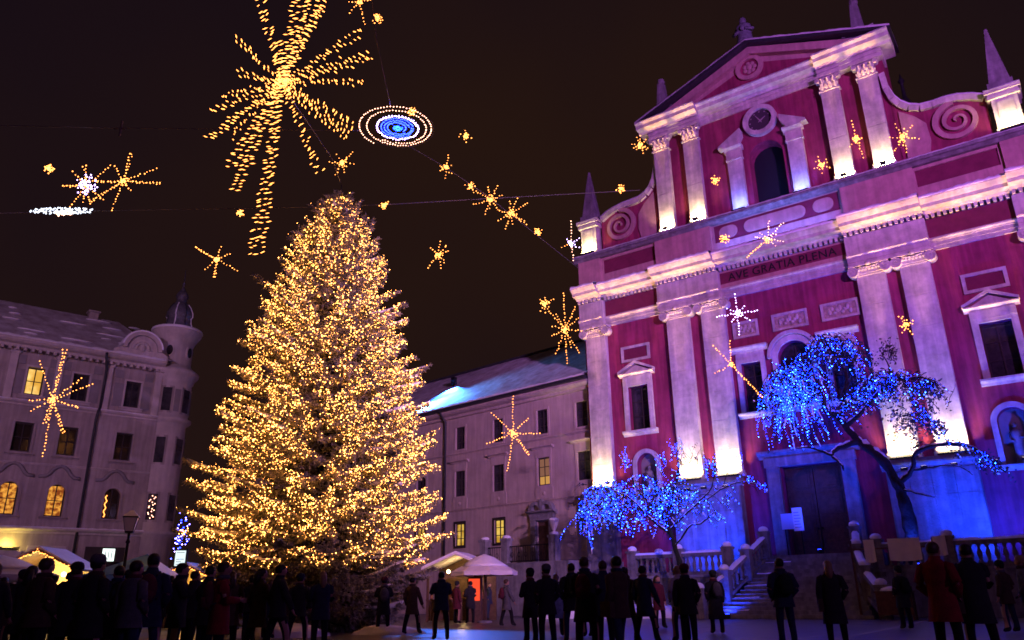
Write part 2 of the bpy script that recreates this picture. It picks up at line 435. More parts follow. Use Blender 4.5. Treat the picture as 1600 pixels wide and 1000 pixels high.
# heaped snow shovelled aside at the foot of the terrace and the spruce
def snow_heap(loc, rx, ry, h, label, seed):
    r = random.Random(seed); mb = MB(); nu, nv = 18, 7; vs = []; fs = []
    for j in range(nv+1):
        t = j/nv
        for k in range(nu):
            a = 2*PI*k/nu; w = 1 + 0.22*math.sin(3*a+seed) + r.uniform(-.09,.09)
            vs.append((rx*w*(1-t**1.6)*math.cos(a), ry*w*(1-t**1.6)*math.sin(a), -0.03 + h*(math.sin(t*PI/2))*(1+r.uniform(-.12,.12))))
    for j in range(nv):
        for k in range(nu): fs.append((j*nu+k, j*nu+(k+1)%nu, (j+1)*nu+(k+1)%nu, (j+1)*nu+k))
    mb.add(vs, fs); o = mb.build('snow_heap', M['snow'], None, True, loc)
    return tag(o, label, 'snow heap', 'heaps of shovelled snow')

# ------------------------------------------------------------------ church
church = thing('church', 'red baroque church with pale stone pilasters lit from below', 'church', (CH.P0[0], CH.P0[1], 0), CH.rz)
B0 = 1.9            # terrace level at the foot of the church
LOW, CAPB, CAPT = 6.85, 16.32, 16.92
ARC_T, FRI_T, COR_T = 17.58, 18.62, 19.4
ATT_T = 21.62
PIL = [-11.78, -6.25, -4.1, 4.45, 6.5, 12.0]
# wall with its openings
side_win = [(sx*9.25-0.66, sx*9.25+0.66, 10.15, 12.8) for sx in (-1,1)]
side_nic = [(sx*9.05-0.62, sx*9.05+0.62, 6.2, 8.75, True) for sx in (-1,1)]
mid_win = [(sx*2.35-0.55, sx*2.35+0.55, 10.2, 12.95) for sx in (-1,1)]
cen_win = (-0.85, 0.85, 10.2, 13.75, True)
door_o = (-1.45, 1.45, B0, 7.15)
MB().sheet(-12.75, 12.75, 0, 17.7, 0, side_win+side_nic+mid_win+[cen_win, door_o], 0.55).build('wall', M['red'], church)
bd = MB()
bd.add([(-12.75,0,0),(-12.75,34,0),(-12.75,34,20),(-12.75,0,20)], [(0,1,2,3)])
bd.add([(12.75,0,0),(12.75,34,0),(12.75,34,20),(12.75,0,20)], [(3,2,1,0)])
bd.add([(-12.75,34,0),(12.75,34,0),(12.75,34,20),(-12.75,34,20)], [(0,1,2,3)])
bd.build('side_wall', M['pink'], church)
rf = MB().prism_xz([(-13,20),(13,20),(0,27)], 1.5, 34.3).build('roof', M['tile'], church)
# small lantern finial seen past the right scroll
lp = CH.local(1413, 150, -14)
MB().lathe([(0.55,25.0),(0.6,lp.z-1.2),(0.35,lp.z-0.6),(0.14,lp.z-0.1),(0.10,lp.z+1.0),(0.24,lp.z+1.25),(0.10,lp.z+1.5),(0.02,lp.z+1.9)], lp.x, 14, 10).build('lantern', M['roof_metal'], rf, True)
# window glass, frames, mullions
def window(parent, x0, x1, z0, z1, y, nx, nz, frame_m, glass_m, arch=False, fw=0.07, name='window', lit=None):
    fr = MB()
    fr.box(x0, x0+fw, y-0.05, y+0.05, z0, z1); fr.box(x1-fw, x1, y-0.05, y+0.05, z0, z1)
    fr.box(x0+fw, x1-fw, y-0.05, y+0.05, z0, z0+fw); fr.box(x0+fw, x1-fw, y-0.05, y+0.05, z1-fw, z1)
    for i in range(1, nx):
        x = x0 + (x1-x0)*i/nx; fr.box(x-0.03, x+0.03, y-0.04, y+0.045, z0+fw, z1-fw)
    for j in range(1, nz):
        z = z0 + (z1-z0)*j/nz; fr.box(x0+fw, x1-fw, y-0.035, y+0.04, z-0.022, z+0.022)
    w = fr.build(name, frame_m, parent)
    for i in range(nx):
        a = x0+(x1-x0)*i/nx+0.012; b = x0+(x1-x0)*(i+1)/nx-0.012
        MB().add([(a,y+0.02,z0+0.02),(b,y+0.02,z0+0.02),(b,y+0.02,z1-0.02),(a,y+0.02,z1-0.02)], [(0,1,2,3)]).build('pane', glass_m, w)
    return w
for o in side_win: window(church, *o[:4], 0.42, 2, 3, M['frame_dark'], M['glass'])
for o in mid_win: window(church, *o[:4], 0.42, 2, 4, M['frame_dark'], M['glass'])
window(church, *cen_win[:4], 0.45, 2, 4, M['frame_dark'], M['glass'])
# aedicule frames round the side windows
def cornice_run(mb, x0, x1, y, z, h, proj, mi=0):           # a simple moulded run: three steps
    mb.prism_yz([(y, z), (y-proj*0.35, z), (y-proj*0.45, z+h*0.35), (y-proj*0.8, z+h*0.5), (y-proj, z+h*0.72), (y-proj, z+h), (y, z+h)], x0, x1, mi)
for sx in (-1, 1):
    cx = sx*9.25; a = MB()
    a.box(cx-0.95,cx-0.66,-0.14,0.0,10.15,12.95); a.box(cx+0.66,cx+0.95,-0.14,0.0,10.15,12.95); a.box(cx-0.66,cx+0.66,-0.14,0.0,12.8,12.95)
    a.box(cx-0.95,cx+0.95,-0.16,0.0,12.95,13.4); cornice_run(a, cx-1.15, cx+1.15, 0, 13.4, 0.22, 0.34)
    w = a.build('window_surround', M['stone'], church)
    p = MB(); p.prism_xz([(cx-0.95,13.62),(cx+0.95,13.62),(cx,14.1)], -0.12, 0.0); p.build('tympanum', M['stone'], w)
    p = MB()
    for q in (-1, 1):
        p.prism_xz([(cx+q*1.18,13.62),(cx+q*1.18,13.76),(cx,14.34),(cx,14.16)][::q], -0.32, 0.0)
    p.build('pediment', M['stone'], w)
    p = MB(); cornice_run(p, cx-1.1, cx+1.1, 0, 9.82, 0.3, 0.3); p.build('sill', M['stone'], w)
    p = MB(); p.box(cx-0.85,cx-0.66,-0.2,-0.14,13.0,13.36); p.box(cx+0.66,cx+0.85,-0.2,-0.14,13.0,13.36); p.build('bracket', M['stone'], w)
    b = MB(); z0, z1, w_ = 14.35, 15.35, 0.95
    b.box(cx-w_,cx-w_+0.16,-0.1,0,z0,z1); b.box(cx+w_-0.16,cx+w_,-0.1,0,z0,z1); b.box(cx-w_+0.16,cx+w_-0.16,-0.1,0,z0,z0+0.16); b.box(cx-w_+0.16,cx+w_-0.16,-0.1,0,z1-0.16,z1)
    pn = b.build('panel_frame', M['stone'], church)
    MB().box(cx-w_+0.16,cx+w_-0.16,-0.03,0.0,z0+0.16,z1-0.16).build('panel', M['dark_red'], pn)
    n = MB(); nx = sx*9.05
    n.ring_y(nx, 8.13, 0.62, 0.86, -0.12, 0.0, 20, 0, PI); n.box(nx-0.86,nx-0.62,-0.12,0,6.2,8.13); n.box(nx+0.62,nx+0.86,-0.12,0,6.2,8.13); cornice_run(n, nx-1.0, nx+1.0, 0, 5.95, 0.25, 0.25)
    nf = n.build('niche_frame', M['stone'], church)
    MB().box(nx-0.62,nx+0.62,0.5,0.55,6.2,8.75).build('niche_back', M['left_panel'], nf)
    st = MB()                         # statue standing in the niche
    st.lathe([(0.26,6.2),(0.26,6.34),(0.2,6.36)], nx, 0.26, 10); st.lathe([(0.2,6.36),(0.24,6.5),(0.2,7.0),(0.22,7.35),(0.25,7.62),(0.2,7.74),(0.08,7.8),(0.07,7.84)], nx, 0.26, 10)
    st.ball((nx,0.25,7.95), 0.11, 0.12, 0.15); st.tube([(nx-0.22,0.24,7.62),(nx-0.27,0.15,7.3),(nx-0.1,0.04,7.2)],[0.07,0.06,0.05]); st.tube([(nx+0.22,0.24,7.62),(nx+0.27,0.16,7.35),(nx+0.1,0.03,7.4)],[0.07,0.06,0.05])
    st.build('statue', M['stone_grey'], nf, True)
# middle windows
for sx in (-1, 1):
    cx = sx*2.35; a = MB()
    a.box(cx-0.8,cx-0.55,-0.13,0,10.2,13.2); a.box(cx+0.55,cx+0.8,-0.13,0,10.2,13.2); a.box(cx-0.55,cx+0.55,-0.13,0,12.95,13.2)
    a.box(cx-0.78,cx+0.78,-0.11,0,13.2,13.55)
    w = a.build('window_surround', M['stone'], church)
    p = MB(); cornice_run(p, cx-1.05, cx+1.05, 0, 13.55, 0.3, 0.38); p.build('hood', M['stone'], w)
    p = MB(); cornice_run(p, cx-0.95, cx+0.95, 0, 9.9, 0.28, 0.3); p.build('sill', M['stone'], w)
a = MB(); a.ring_y(0, 12.9, 0.85, 1.15, -0.15, 0, 20, 0, PI); a.box(-1.15,-0.85,-0.15,0,10.2,12.9); a.box(0.85,1.15,-0.15,0,10.2,12.9)
a.ring_y(0, 12.95, 1.15, 1.35, -0.28, 0, 20, 0, PI); cornice_run(a, -1.3, 1.3, 0, 9.9, 0.28, 0.3)
a.build('window_surround', M['stone'], church)
relief_m = mat('relief_panel', (0.44, 0.36, 0.30), 0.85, 0.4, 5, 0.8, 9)
for cx, w_ in ((-2.4, 0.72), (0.05, 0.95), (2.65, 0.95)):
    b = MB(); z0, z1 = 14.42, 15.38
    b.box(cx-w_,cx-w_+0.13,-0.1,0,z0,z1); b.box(cx+w_-0.13,cx+w_,-0.1,0,z0,z1); b.box(cx-w_+0.13,cx+w_-0.13,-0.1,0,z0,z0+0.13); b.box(cx-w_+0.13,cx+w_-0.13,-0.1,0,z1-0.13,z1)
    pn = b.build('panel_frame', M['stone'], church)
    MB().box(cx-w_+0.13,cx+w_-0.13,-0.04,0.0,z0+0.13,z1-0.13).build('panel', relief_m, pn)
    d = MB()
    for k in range(9):
        u = -0.8+1.6*k/8
        d.ball((cx+u*(w_-0.3), -0.05, 14.9+0.14*math.sin(k*2.1)), 0.10, 0.05, 0.13+0.05*math.cos(k*1.7), 7, 5)
    d.build('relief_ornament', M['stone'], pn, True)
# pilasters
def ionic(parent, cx, w):
    h = w/2; c = MB()
    c.box(cx-h-0.02,cx+h+0.02,-0.42,0,CAPB,CAPB+0.10)
    c.box(cx-h*0.95,cx+h*0.95,-0.46,0,CAPB+0.10,CAPB+0.42)
    c.box(cx-h-0.28,cx+h+0.28,-0.62,0,CAPB+0.50,CAPT)
    k = c.build('capital', M['stone'], parent)
    for q in (-1, 1):
        v = MB(); vx = cx+q*(h+0.10); vz = CAPB+0.24
        v.cyl_y(vx, vz, 0.27, -0.56, -0.05, 18); v.ring_y(vx, vz, 0.20, 0.27, -0.60, -0.56, 18); v.ring_y(vx, vz, 0.07, 0.13, -0.60, -0.56, 14)
        v.build('volute', M['stone'], k)
    e = MB()
    for j in range(7):
        ex = cx - h*0.72 + h*1.44*j/6; e.ball((ex,-0.5,CAPB+0.34), 0.085, 0.07, 0.11, 8, 5)
    e.tube([(cx-h*0.8,-0.52,CAPB+0.47),(cx-h*0.4,-0.55,CAPB+0.41),(cx,-0.56,CAPB+0.38),(cx+h*0.4,-0.55,CAPB+0.41),(cx+h*0.8,-0.52,CAPB+0.47)],0.035)
    e.build('egg_moulding', M['stone'], k, True)
    f = MB(); f.ball((cx,-0.64,CAPB+0.56), 0.12, 0.07, 0.13); f.build('flower', M['stone'], k, True)
def corinthian(parent, cx, w, z0, z1):
    h = w/2; hh = z1-z0; c = MB()
    c.box(cx-h-0.08,cx+h+0.08,-0.44,0,z0,z0+0.09)
    c.taper(cx, -0.17, z0+0.09, z1-0.14, h*0.88, 0.17, h*1.0, 0.24)
    c.box(cx-h-0.2,cx+h+0.2,-0.56,0,z1-0.14,z1)
    k = c.build('capital', M['stone'], parent)
    lf = MB()
    for row, (zz, cnt, hl) in enumerate(((z0+0.1, 4, 0.36), (z0+0.38, 3, 0.40))):
        for j in range(cnt):
            x = cx + (j-(cnt-1)/2)*(w/cnt)*0.98; yy = -0.36-0.03*row
            lf.tube([(x,yy,zz),(x,yy-0.05,zz+hl*0.6),(x,yy-0.14,zz+hl*0.92),(x,yy-0.22,zz+hl*0.84)],[0.10,0.115,0.075,0.03],6)
            lf.tube([(x-0.09,yy-0.01,zz),(x-0.13,yy-0.07,zz+hl*0.55),(x-0.12,yy-0.13,zz+hl*0.66)],[0.035,0.045,0.02],5)
            lf.tube([(x+0.09,yy-0.01,zz),(x+0.13,yy-0.07,zz+hl*0.55),(x+0.12,yy-0.13,zz+hl*0.66)],[0.035,0.045,0.02],5)
    lf.build('acanthus_leaves', M['stone'], k, True)
    for q in (-1, 1):
        v = MB(); v.cyl_y(cx+q*(h+0.06), z1-0.3, 0.13, -0.52, -0.2, 12); v.ring_y(cx+q*(h+0.06), z1-0.3, 0.07, 0.13, -0.56, -0.52, 12)
        v.build('volute', M['stone'], k)
def pilaster(cx, w, z0, z1, joints, jit=0.0):
    h = w/2
    core = MB().box(cx-h+0.02, cx+h-0.02, -0.33, 0, z0, z1).build('pilaster', M['stone'], church)
    zs = [z0+0.35] + [z0 + (z1-z0)*j for j in joints] + [z1]
    MB().box(cx-h-0.10, cx+h+0.10, -0.46, 0, z0, z0+0.2).box(cx-h-0.05, cx+h+0.05, -0.41, 0, z0+0.2, z0+0.344).build('base', M['stone'], core)
    for a, b in zip(zs[:-1], zs[1:]):
        MB().box(cx-h, cx+h, -0.36, -0.005, a+0.008, b-0.008).build('block', M['stone'], core)
    return core
for k, cx in enumerate(PIL):
    w = 1.36
    p = pilaster(cx, w, LOW, CAPB, [0.16, 0.33, 0.5, 0.66, 0.83])
    ionic(church if False else p, cx, w)
# pedestals under the pilasters
for sx in (-1, 1):
    for a, b in ((3.45, 8.0), (10.95, 13.05)):
        x0, x1 = (a, b) if sx > 0 else (-b, -a)
        if a < 5: x0, x1 = (3.45, 7.45) if sx > 0 else (-7.45, -3.45)
        p = MB().box(x0, x1, -0.72, 0, 0, B0+0.9).box(x0+0.1, x1-0.1, -0.6, 0, B0+0.9, 6.35)
        cornice_run(p, x0-0.05, x1+0.05, -0.45, 6.35, 0.3, 0.42); p.box(x0+0.05,x1-0.05,-0.62,0,6.65,LOW)
        pd = p.build('pedestal', M['stone_grey'], church)
        nb = 4 if a < 5 else 2
        for r_ in range(3):
            z0 = B0+0.94+r_*1.15; off = 0.5 if r_ % 2 else 0
            for j in range(nb):
                u0 = x0+0.12+(x1-x0-0.24)*j/nb; u1 = x0+0.12+(x1-x0-0.24)*(j+1)/nb
                MB().box(u0+0.012, u1-0.012, -0.63, -0.6, z0, z0+1.12).build('stone_block', M['stone_grey'], pd)
# entablature: zones (x0, x1, forward, frieze material)
zones = [(-12.8,-11.1,0.36,'s'), (-11.1,-7.35,0.0,'r'), (-7.35,-3.5,0.36,'s'), (-3.5,3.5,0.0,'c'), (3.5,7.35,0.36,'s'), (7.35,11.1,0.0,'r'), (11.1,12.8,0.36,'s')]
for x0, x1, fw, kd in zones:
    a = MB()
    yb = -0.12-fw
    a.box(x0,x1,yb,0.3,CAPT,CAPT+0.2); a.box(x0,x1,yb-0.05,0.3,CAPT+0.2,CAPT+0.4)
    cornice_run(a, x0, x1, yb-0.05, CAPT+0.4, 0.18, 0.12); a.box(x0,x1,yb-0.05,0.3,CAPT+0.4,ARC_T-0.002)
    ar = a.build('architrave', M['stone'], church)
    m = {'s': M['stone'], 'r': M['dark_red'], 'c': M['pink']}[kd]
    fz = MB().box(x0+0.002, x1-0.002, yb+0.02, 0.3, ARC_T, FRI_T).build('frieze', m, church)
    if kd == 'c':
        MB().box(x0+0.02, x1-0.02, yb-0.01, yb+0.02, 17.84, 18.5).build('inscription_band', M['dark_red'], fz)
    d = MB(); nd = int((x1-x0)/0.26)
    for j in range(nd):
        x = x0 + (x1-x0)*(j+0.5)/nd
        d.box(x-0.075, x+0.075, yb-0.22, yb, FRI_T-0.02, FRI_T+0.2)
    cr = MB()
    cr.prism_yz([(0.3,FRI_T+0.2),(yb-0.25,FRI_T+0.2),(yb-0.32,FRI_T+0.30),(yb-0.75,FRI_T+0.34),(yb-0.78,FRI_T+0.52),(yb-0.84,FRI_T+0.56),(yb-1.0,FRI_T+0.72),(yb-1.02,COR_T),(0.3,COR_T+0.14)], x0-0.0, x1+0.0)
    if kd == 's':            # returns where the cornice steps forward are part of the block itself
        pass
    c = cr.build('cornice', M['stone'], church)
    d.build('dentils', M['stone'], c); tag(bpy.data.objects[c.name].children[0], kind='stuff')
    s = MB(); n = max(6, int((x1-x0)/0.22)); r = random.Random(int(x0*10)); vs = []; fs = []
    for j in range(n+1):
        x = x0 + (x1-x0)*j/n; hh = 0.13+r.uniform(0,0.10); yo = yb-1.04-r.uniform(0,0.05)
        vs += [(x,yo+0.05,COR_T-0.02),(x,yo,COR_T+0.05),(x,yo+0.12,COR_T+hh),(x,yo+0.6,COR_T+hh+0.08),(x,0.28,COR_T+hh+0.16)]
    for j in range(n):
        for q in range(4): fs.append((j*5+q, (j+1)*5+q, (j+1)*5+q+1, j*5+q+1))
    s.add(vs, fs).build('snow', M['snow'], c, True)
# inscription
txt = bpy.data.curves.new('inscription', 'FONT'); txt.body = 'AVE GRATIA PLENA'; txt.size = 0.66; txt.extrude = 0.012
txt.align_x = 'CENTER'; txt.space_character = 1.06
_t = bpy.data.objects.new('inscription_curve', txt); COL.objects.link(_t)
_me = bpy.data.meshes.new_from_object(_t.evaluated_get(bpy.context.evaluated_depsgraph_get()))
bpy.data.objects.remove(_t); bpy.data.curves.remove(txt)
_me.materials.clear(); _me.materials.append(M['letter'])
to = bpy.data.objects.new('inscription', _me); COL.objects.link(to); to.parent = church
to.location = (0, -0.147, 17.93); to.rotation_euler = (PI/2, 0, 0); to.scale = (0.98, 1, 1); to['kind'] = 'stuff'
# attic
at_ = MB(); at_.sheet(-12.75, 12.75, COR_T+0.05, ATT_T, -0.1, [(-11.05,-7.35,20.5,21.45),(7.35,11.05,20.5,21.45),(-3.55,3.55,20.48,21.6)], 0.14)
for x0, x1 in ((-12.8,-11.2),(-7.3,-3.7),(3.7,7.3),(11.2,12.8)): at_.box(x0,x1,-0.3,0.2,COR_T+0.05,ATT_T-0.002)
att = at_.build('attic', M['pink'], church)
for x0, x1 in ((-11.05,-7.35),(7.35,11.05)): MB().box(x0,x1,0.0,0.05,20.5,21.45).build('panel', M['dark_red'], att)
MB().box(-3.55,3.55,0.0,0.05,20.48,21.6).build('panel', M['dark_red'], att)
for cx, hw in ((-2.7,0.55),(0,1.75),(2.7,0.55)):
    rr = 0.36; pts = []
    for qx, qz, a0 in ((1,1,0),(-1,1,PI/2),(-1,-1,PI),(1,-1,1.5*PI)):
        for k in range(6):
            a = a0+PI/2*k/5; pts.append((cx+qx*(hw-rr)+rr*math.cos(a), 21.04+qz*0.02+rr*math.sin(a)))
    MB().prism_xz(pts, -0.07, 0.0).build('cartouche', M['pink'], att)
lg = MB(); lg.prism_yz([(0.6,ATT_T),(-0.32,ATT_T),(-0.5,ATT_T+0.12),(-0.62,ATT_T+0.14),(-0.62,ATT_T+0.3),(0.6,ATT_T+0.36)], -13.05, 13.05)
led = lg.build('ledge', M['stone_grey'], church)
def snow_run(parent, x0, x1, y0, y1, z, seed, h=0.1):
    r = random.Random(seed); n = max(4, int((x1-x0)/0.25)); vs = []; fs = []
    for j in range(n+1):
        x = x0+(x1-x0)*j/n; hh = h+r.uniform(0,h*0.9)
        vs += [(x,y0-r.uniform(0,.04),z-0.03),(x,y0+0.03,z+hh*0.7),(x,(y0+y1)/2,z+hh),(x,y1,z+hh*0.9)]
    for j in range(n):
        for q in range(3): fs.append((j*4+q,(j+1)*4+q,(j+1)*4+q+1,j*4+q+1))
    return MB().add(vs, fs).build('snow', M['snow'], parent, True)
snow_run(led, -13.05, 13.05, -0.64, -0.1, ATT_T+0.31, 3, 0.06)
# upper storey
UB, UC0, UC1 = 21.98, 27.72, 28.75
nich = (-1.0, 1.0, UB, 26.25, True)
up = MB(); up.sheet(-6.95, 6.95, UB-0.1, 30.4, 0.15, [nich, ], 0.9)
up.add([(-6.95,0.15,UB),(-6.95,2.4,UB),(-6.95,2.4,30.4),(-6.95,0.15,30.4)], [(0,1,2,3)]); up.add([(6.95,0.15,UB),(6.95,2.4,UB),(6.95,2.4,30.4),(6.95,0.15,30.4)], [(3,2,1,0)])
up.add([(-6.95,2.4,UB),(6.95,2.4,UB),(6.95,2.4,30.4),(-6.95,2.4,30.4)], [(3,2,1,0)])
upw = up.build('upper_wall', M['red'], church)
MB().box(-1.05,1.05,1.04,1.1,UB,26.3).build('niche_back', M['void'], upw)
UPX = [-6.3, -4.3, 4.12, 6.1]
for cx in UPX:
    p = pilaster(cx, 0.98, UB, UC0, [0.46])
    corinthian(p, cx, 0.98, UC0, UC1)
# niche side pieces: small pilasters carrying halves of a broken pediment
for q in (-1, 1):
    c = MB(); x = q*1.78
    c.box(x-0.44,x+0.44,-0.12,0.15,UB,25.5); c.box(x-0.5,x+0.5,-0.18,0.15,UB,UB+0.3); 
    k = c.build('niche_pilaster', M['stone'], church)
    c = MB(); c.box(x-0.5,x+0.5,-0.2,0.15,25.5,25.62); c.box(x-0.46,x+0.46,-0.16,0.15,25.62,26.1); cornice_run(c, x-0.56, x+0.56, 0.1, 26.1, 0.3, 0.5)
    c.build('capital', M['stone'], k)
    c = MB(); c.prism_xz([(x+q*0.85,26.4),(x+q*0.8,26.55),(x-q*0.6,27.35),(x-q*0.62,26.95),(x-q*0.3,26.4)][::q], -0.4, 0.15)
    c.build('broken_pediment', M['stone'], k)
# clock above the niche
ck = MB().cyl_y(0, 27.6, 0.72, 0.02, 0.15, 28).build('clock', mat('clock_face', (0.06,0.045,0.06), 0.6), church)
MB().ring_y(0, 27.6, 0.72, 1.0, -0.18, 0.15, 30).build('clock_surround', M['stone'], ck)
hm = mat('pale_clock_hands', (0.35,0.30,0.30), 0.5)
for ang, ln, w in ((2.1, 0.5, 0.035), (0.55, 0.38, 0.05), (2.1+PI, 0.16, 0.03), (0.55+PI, 0.14, 0.035)):
    d = Vector((math.cos(ang),0,math.sin(ang))); n = Vector((-d.z,0,d.x))*w; c0 = Vector((0,0,27.6))
    MB().add([c0-n+Vector((0,-0.0,0)), c0+d*ln-n*0.4, c0+d*ln+n*0.4, c0+n, c0-n+Vector((0,0.03,0)), c0+d*ln-n*0.4+Vector((0,0.03,0)), c0+d*ln+n*0.4+Vector((0,0.03,0)), c0+n+Vector((0,0.03,0))],[(0,1,2,3),(0,4,5,1),(2,6,7,3),(1,5,6,2)]).build('clock_hand', hm, ck)
tk = MB()
for k in range(12):
    a = k*PI/6; tk.ball((0.61*math.cos(a),0.02,27.6+0.61*math.sin(a)),0.045,0.02,0.045,6,4)
tk.build('hour_marks', hm, ck)
# upper entablature and pediment
UE = [(-7.05,-3.6,0.36), (-3.6,3.6,0.0), (3.6,7.05,0.36)]
CZ0, CZ1 = 29.25, 29.85
for x0, x1, fw in UE:
    yb = 0.05-fw
    a = MB(); a.box(x0,x1,yb,1.0,UC1,UC1+0.3); a.box(x0,x1,yb-0.06,1.0,UC1+0.3,CZ0)
    en = a.build('upper_entablature', M['stone'], church)
    c = MB(); e0 = -0.55 if x0 < -7 else 0; e1 = 0.55 if x1 > 7 else 0
    c.prism_yz([(1.0,CZ0),(yb-0.2,CZ0),(yb-0.28,CZ0+0.14),(yb-0.65,CZ0+0.2),(yb-0.68,CZ0+0.42),(yb-0.85,CZ1-0.06),(yb-0.85,CZ1),(1.0,CZ1+0.1)], x0+e0, x1+e1)
    c.build('upper_cornice', M['stone'], en)
    snow_run(en, x0+e0, x1+e1, yb-0.86, yb-0.2, CZ1, int(x0*7), 0.05)
APZ = 32.8
tw = MB().prism_xz([(-7.3,CZ1),(7.3,CZ1),(0,APZ-0.25)], 0.0, 1.6).build('gable', M['pink'], church)
MB().prism_xz([(-4.7,CZ1+0.22),(4.7,CZ1+0.22),(0,APZ-1.05)], -0.03, 0.0).build('gable_panel', M['red'], tw)
for q in (-1, 1):
    k = MB(); k.prism_xz([(q*7.75,CZ1),(q*7.75,CZ1+0.22),(0,APZ+0.12),(0,APZ-0.12)][::q], -0.85, 1.7)
    rk = k.build('raking_cornice', M['roof_metal'], tw)
    k = MB(); k.prism_xz([(q*7.3,CZ1+0.0),(0,APZ-0.12),(0,APZ-0.62),(q*5.9,CZ1+0.0)][::-q], -0.42, -0.002); k.build('moulding', M['pink'], rk)
    r = random.Random(5); n = 26; vs = []; fs = []
    for j in range(n+1):
        t = j/n; x = q*7.75*(1-t); z = CZ1+0.22+(APZ+0.12-CZ1-0.22)*t; hh = 0.07+r.uniform(0,0.07)
        vs += [(x,-0.87,z-0.03),(x,-0.84,z+hh),(x,0.4,z+hh+0.04),(x,1.6,z+hh)]
    for j in range(n):
        for i in range(3): fs.append((j*4+i,(j+1)*4+i,(j+1)*4+i+1,j*4+i+1))
    MB().add(vs, fs).build('snow', M['snow'], rk, True)
ro = MB().ring_y(-0.15, 31.4, 0.58, 0.85, -0.2, -0.03, 26).build('roundel', M['pink'], tw)
MB().cyl_y(-0.15, 31.4, 0.58, -0.08, -0.03, 24).build('roundel_disc', M['red'], ro)
e = MB()
for k in range(7): e.ball((-0.15+0.3*math.cos(k*0.9), -0.1, 31.4+0.3*math.sin(k*0.9)), 0.15, 0.06, 0.15, 8, 5)
e.ball((-0.15,-0.12,31.45),0.18,0.08,0.24); e.build('relief_ornament', M['pink'], ro, True)
# statue on the gable and urns at its ends
s = MB(); cx = -0.25
s.box(cx-0.55,cx+0.55,-0.2,0.75,APZ-0.2,APZ+0.25)
s.lathe([(0.5,APZ+0.25),(0.58,APZ+0.6),(0.46,APZ+1.1),(0.46,APZ+1.5),(0.55,APZ+1.75),(0.44,APZ+1.98),(0.16,APZ+2.06),(0.12,APZ+2.12)], cx, 0.25, 12)
s.ball((cx,0.22,APZ+2.36),0.23,0.25,0.30); s.tube([(cx-0.42,0.25,APZ+1.8),(cx-0.58,0.0,APZ+1.4),(cx-0.2,-0.25,APZ+1.35)],[0.15,0.12,0.09]); s.tube([(cx+0.42,0.25,APZ+1.8),(cx+0.6,0.05,APZ+1.45),(cx+0.22,-0.25,APZ+1.45)],[0.15,0.12,0.09])
s.ball((cx+0.05,-0.28,APZ+1.55),0.16,0.13,0.2)
s.build('statue', mat('weathered_copper', (0.16,0.18,0.21), 0.7, 0.3, 5), church, True)
for q in (-1, 1):
    u = MB(); x = q*6.1
    u.box(x-0.75,x+0.75,-0.3,0.9,CZ1+0.25,CZ1+0.85); u.box(x-0.85,x+0.85,-0.42,1.0,CZ1+0.85,CZ1+1.0)
    u.taper(x,0.3,CZ1+1.0,CZ1+3.2,0.36,0.36,0.2,0.2); u.lathe([(0.2,CZ1+3.2),(0.25,CZ1+3.35),(0.22,CZ1+3.55),(0.08,CZ1+3.65)],x,0.3,10)
    f = u.build('finial', M['stone_grey'], church)
    snow_run(f, x-0.85, x+0.85, -0.44, 0.5, CZ1+1.0, q+9, 0.05)
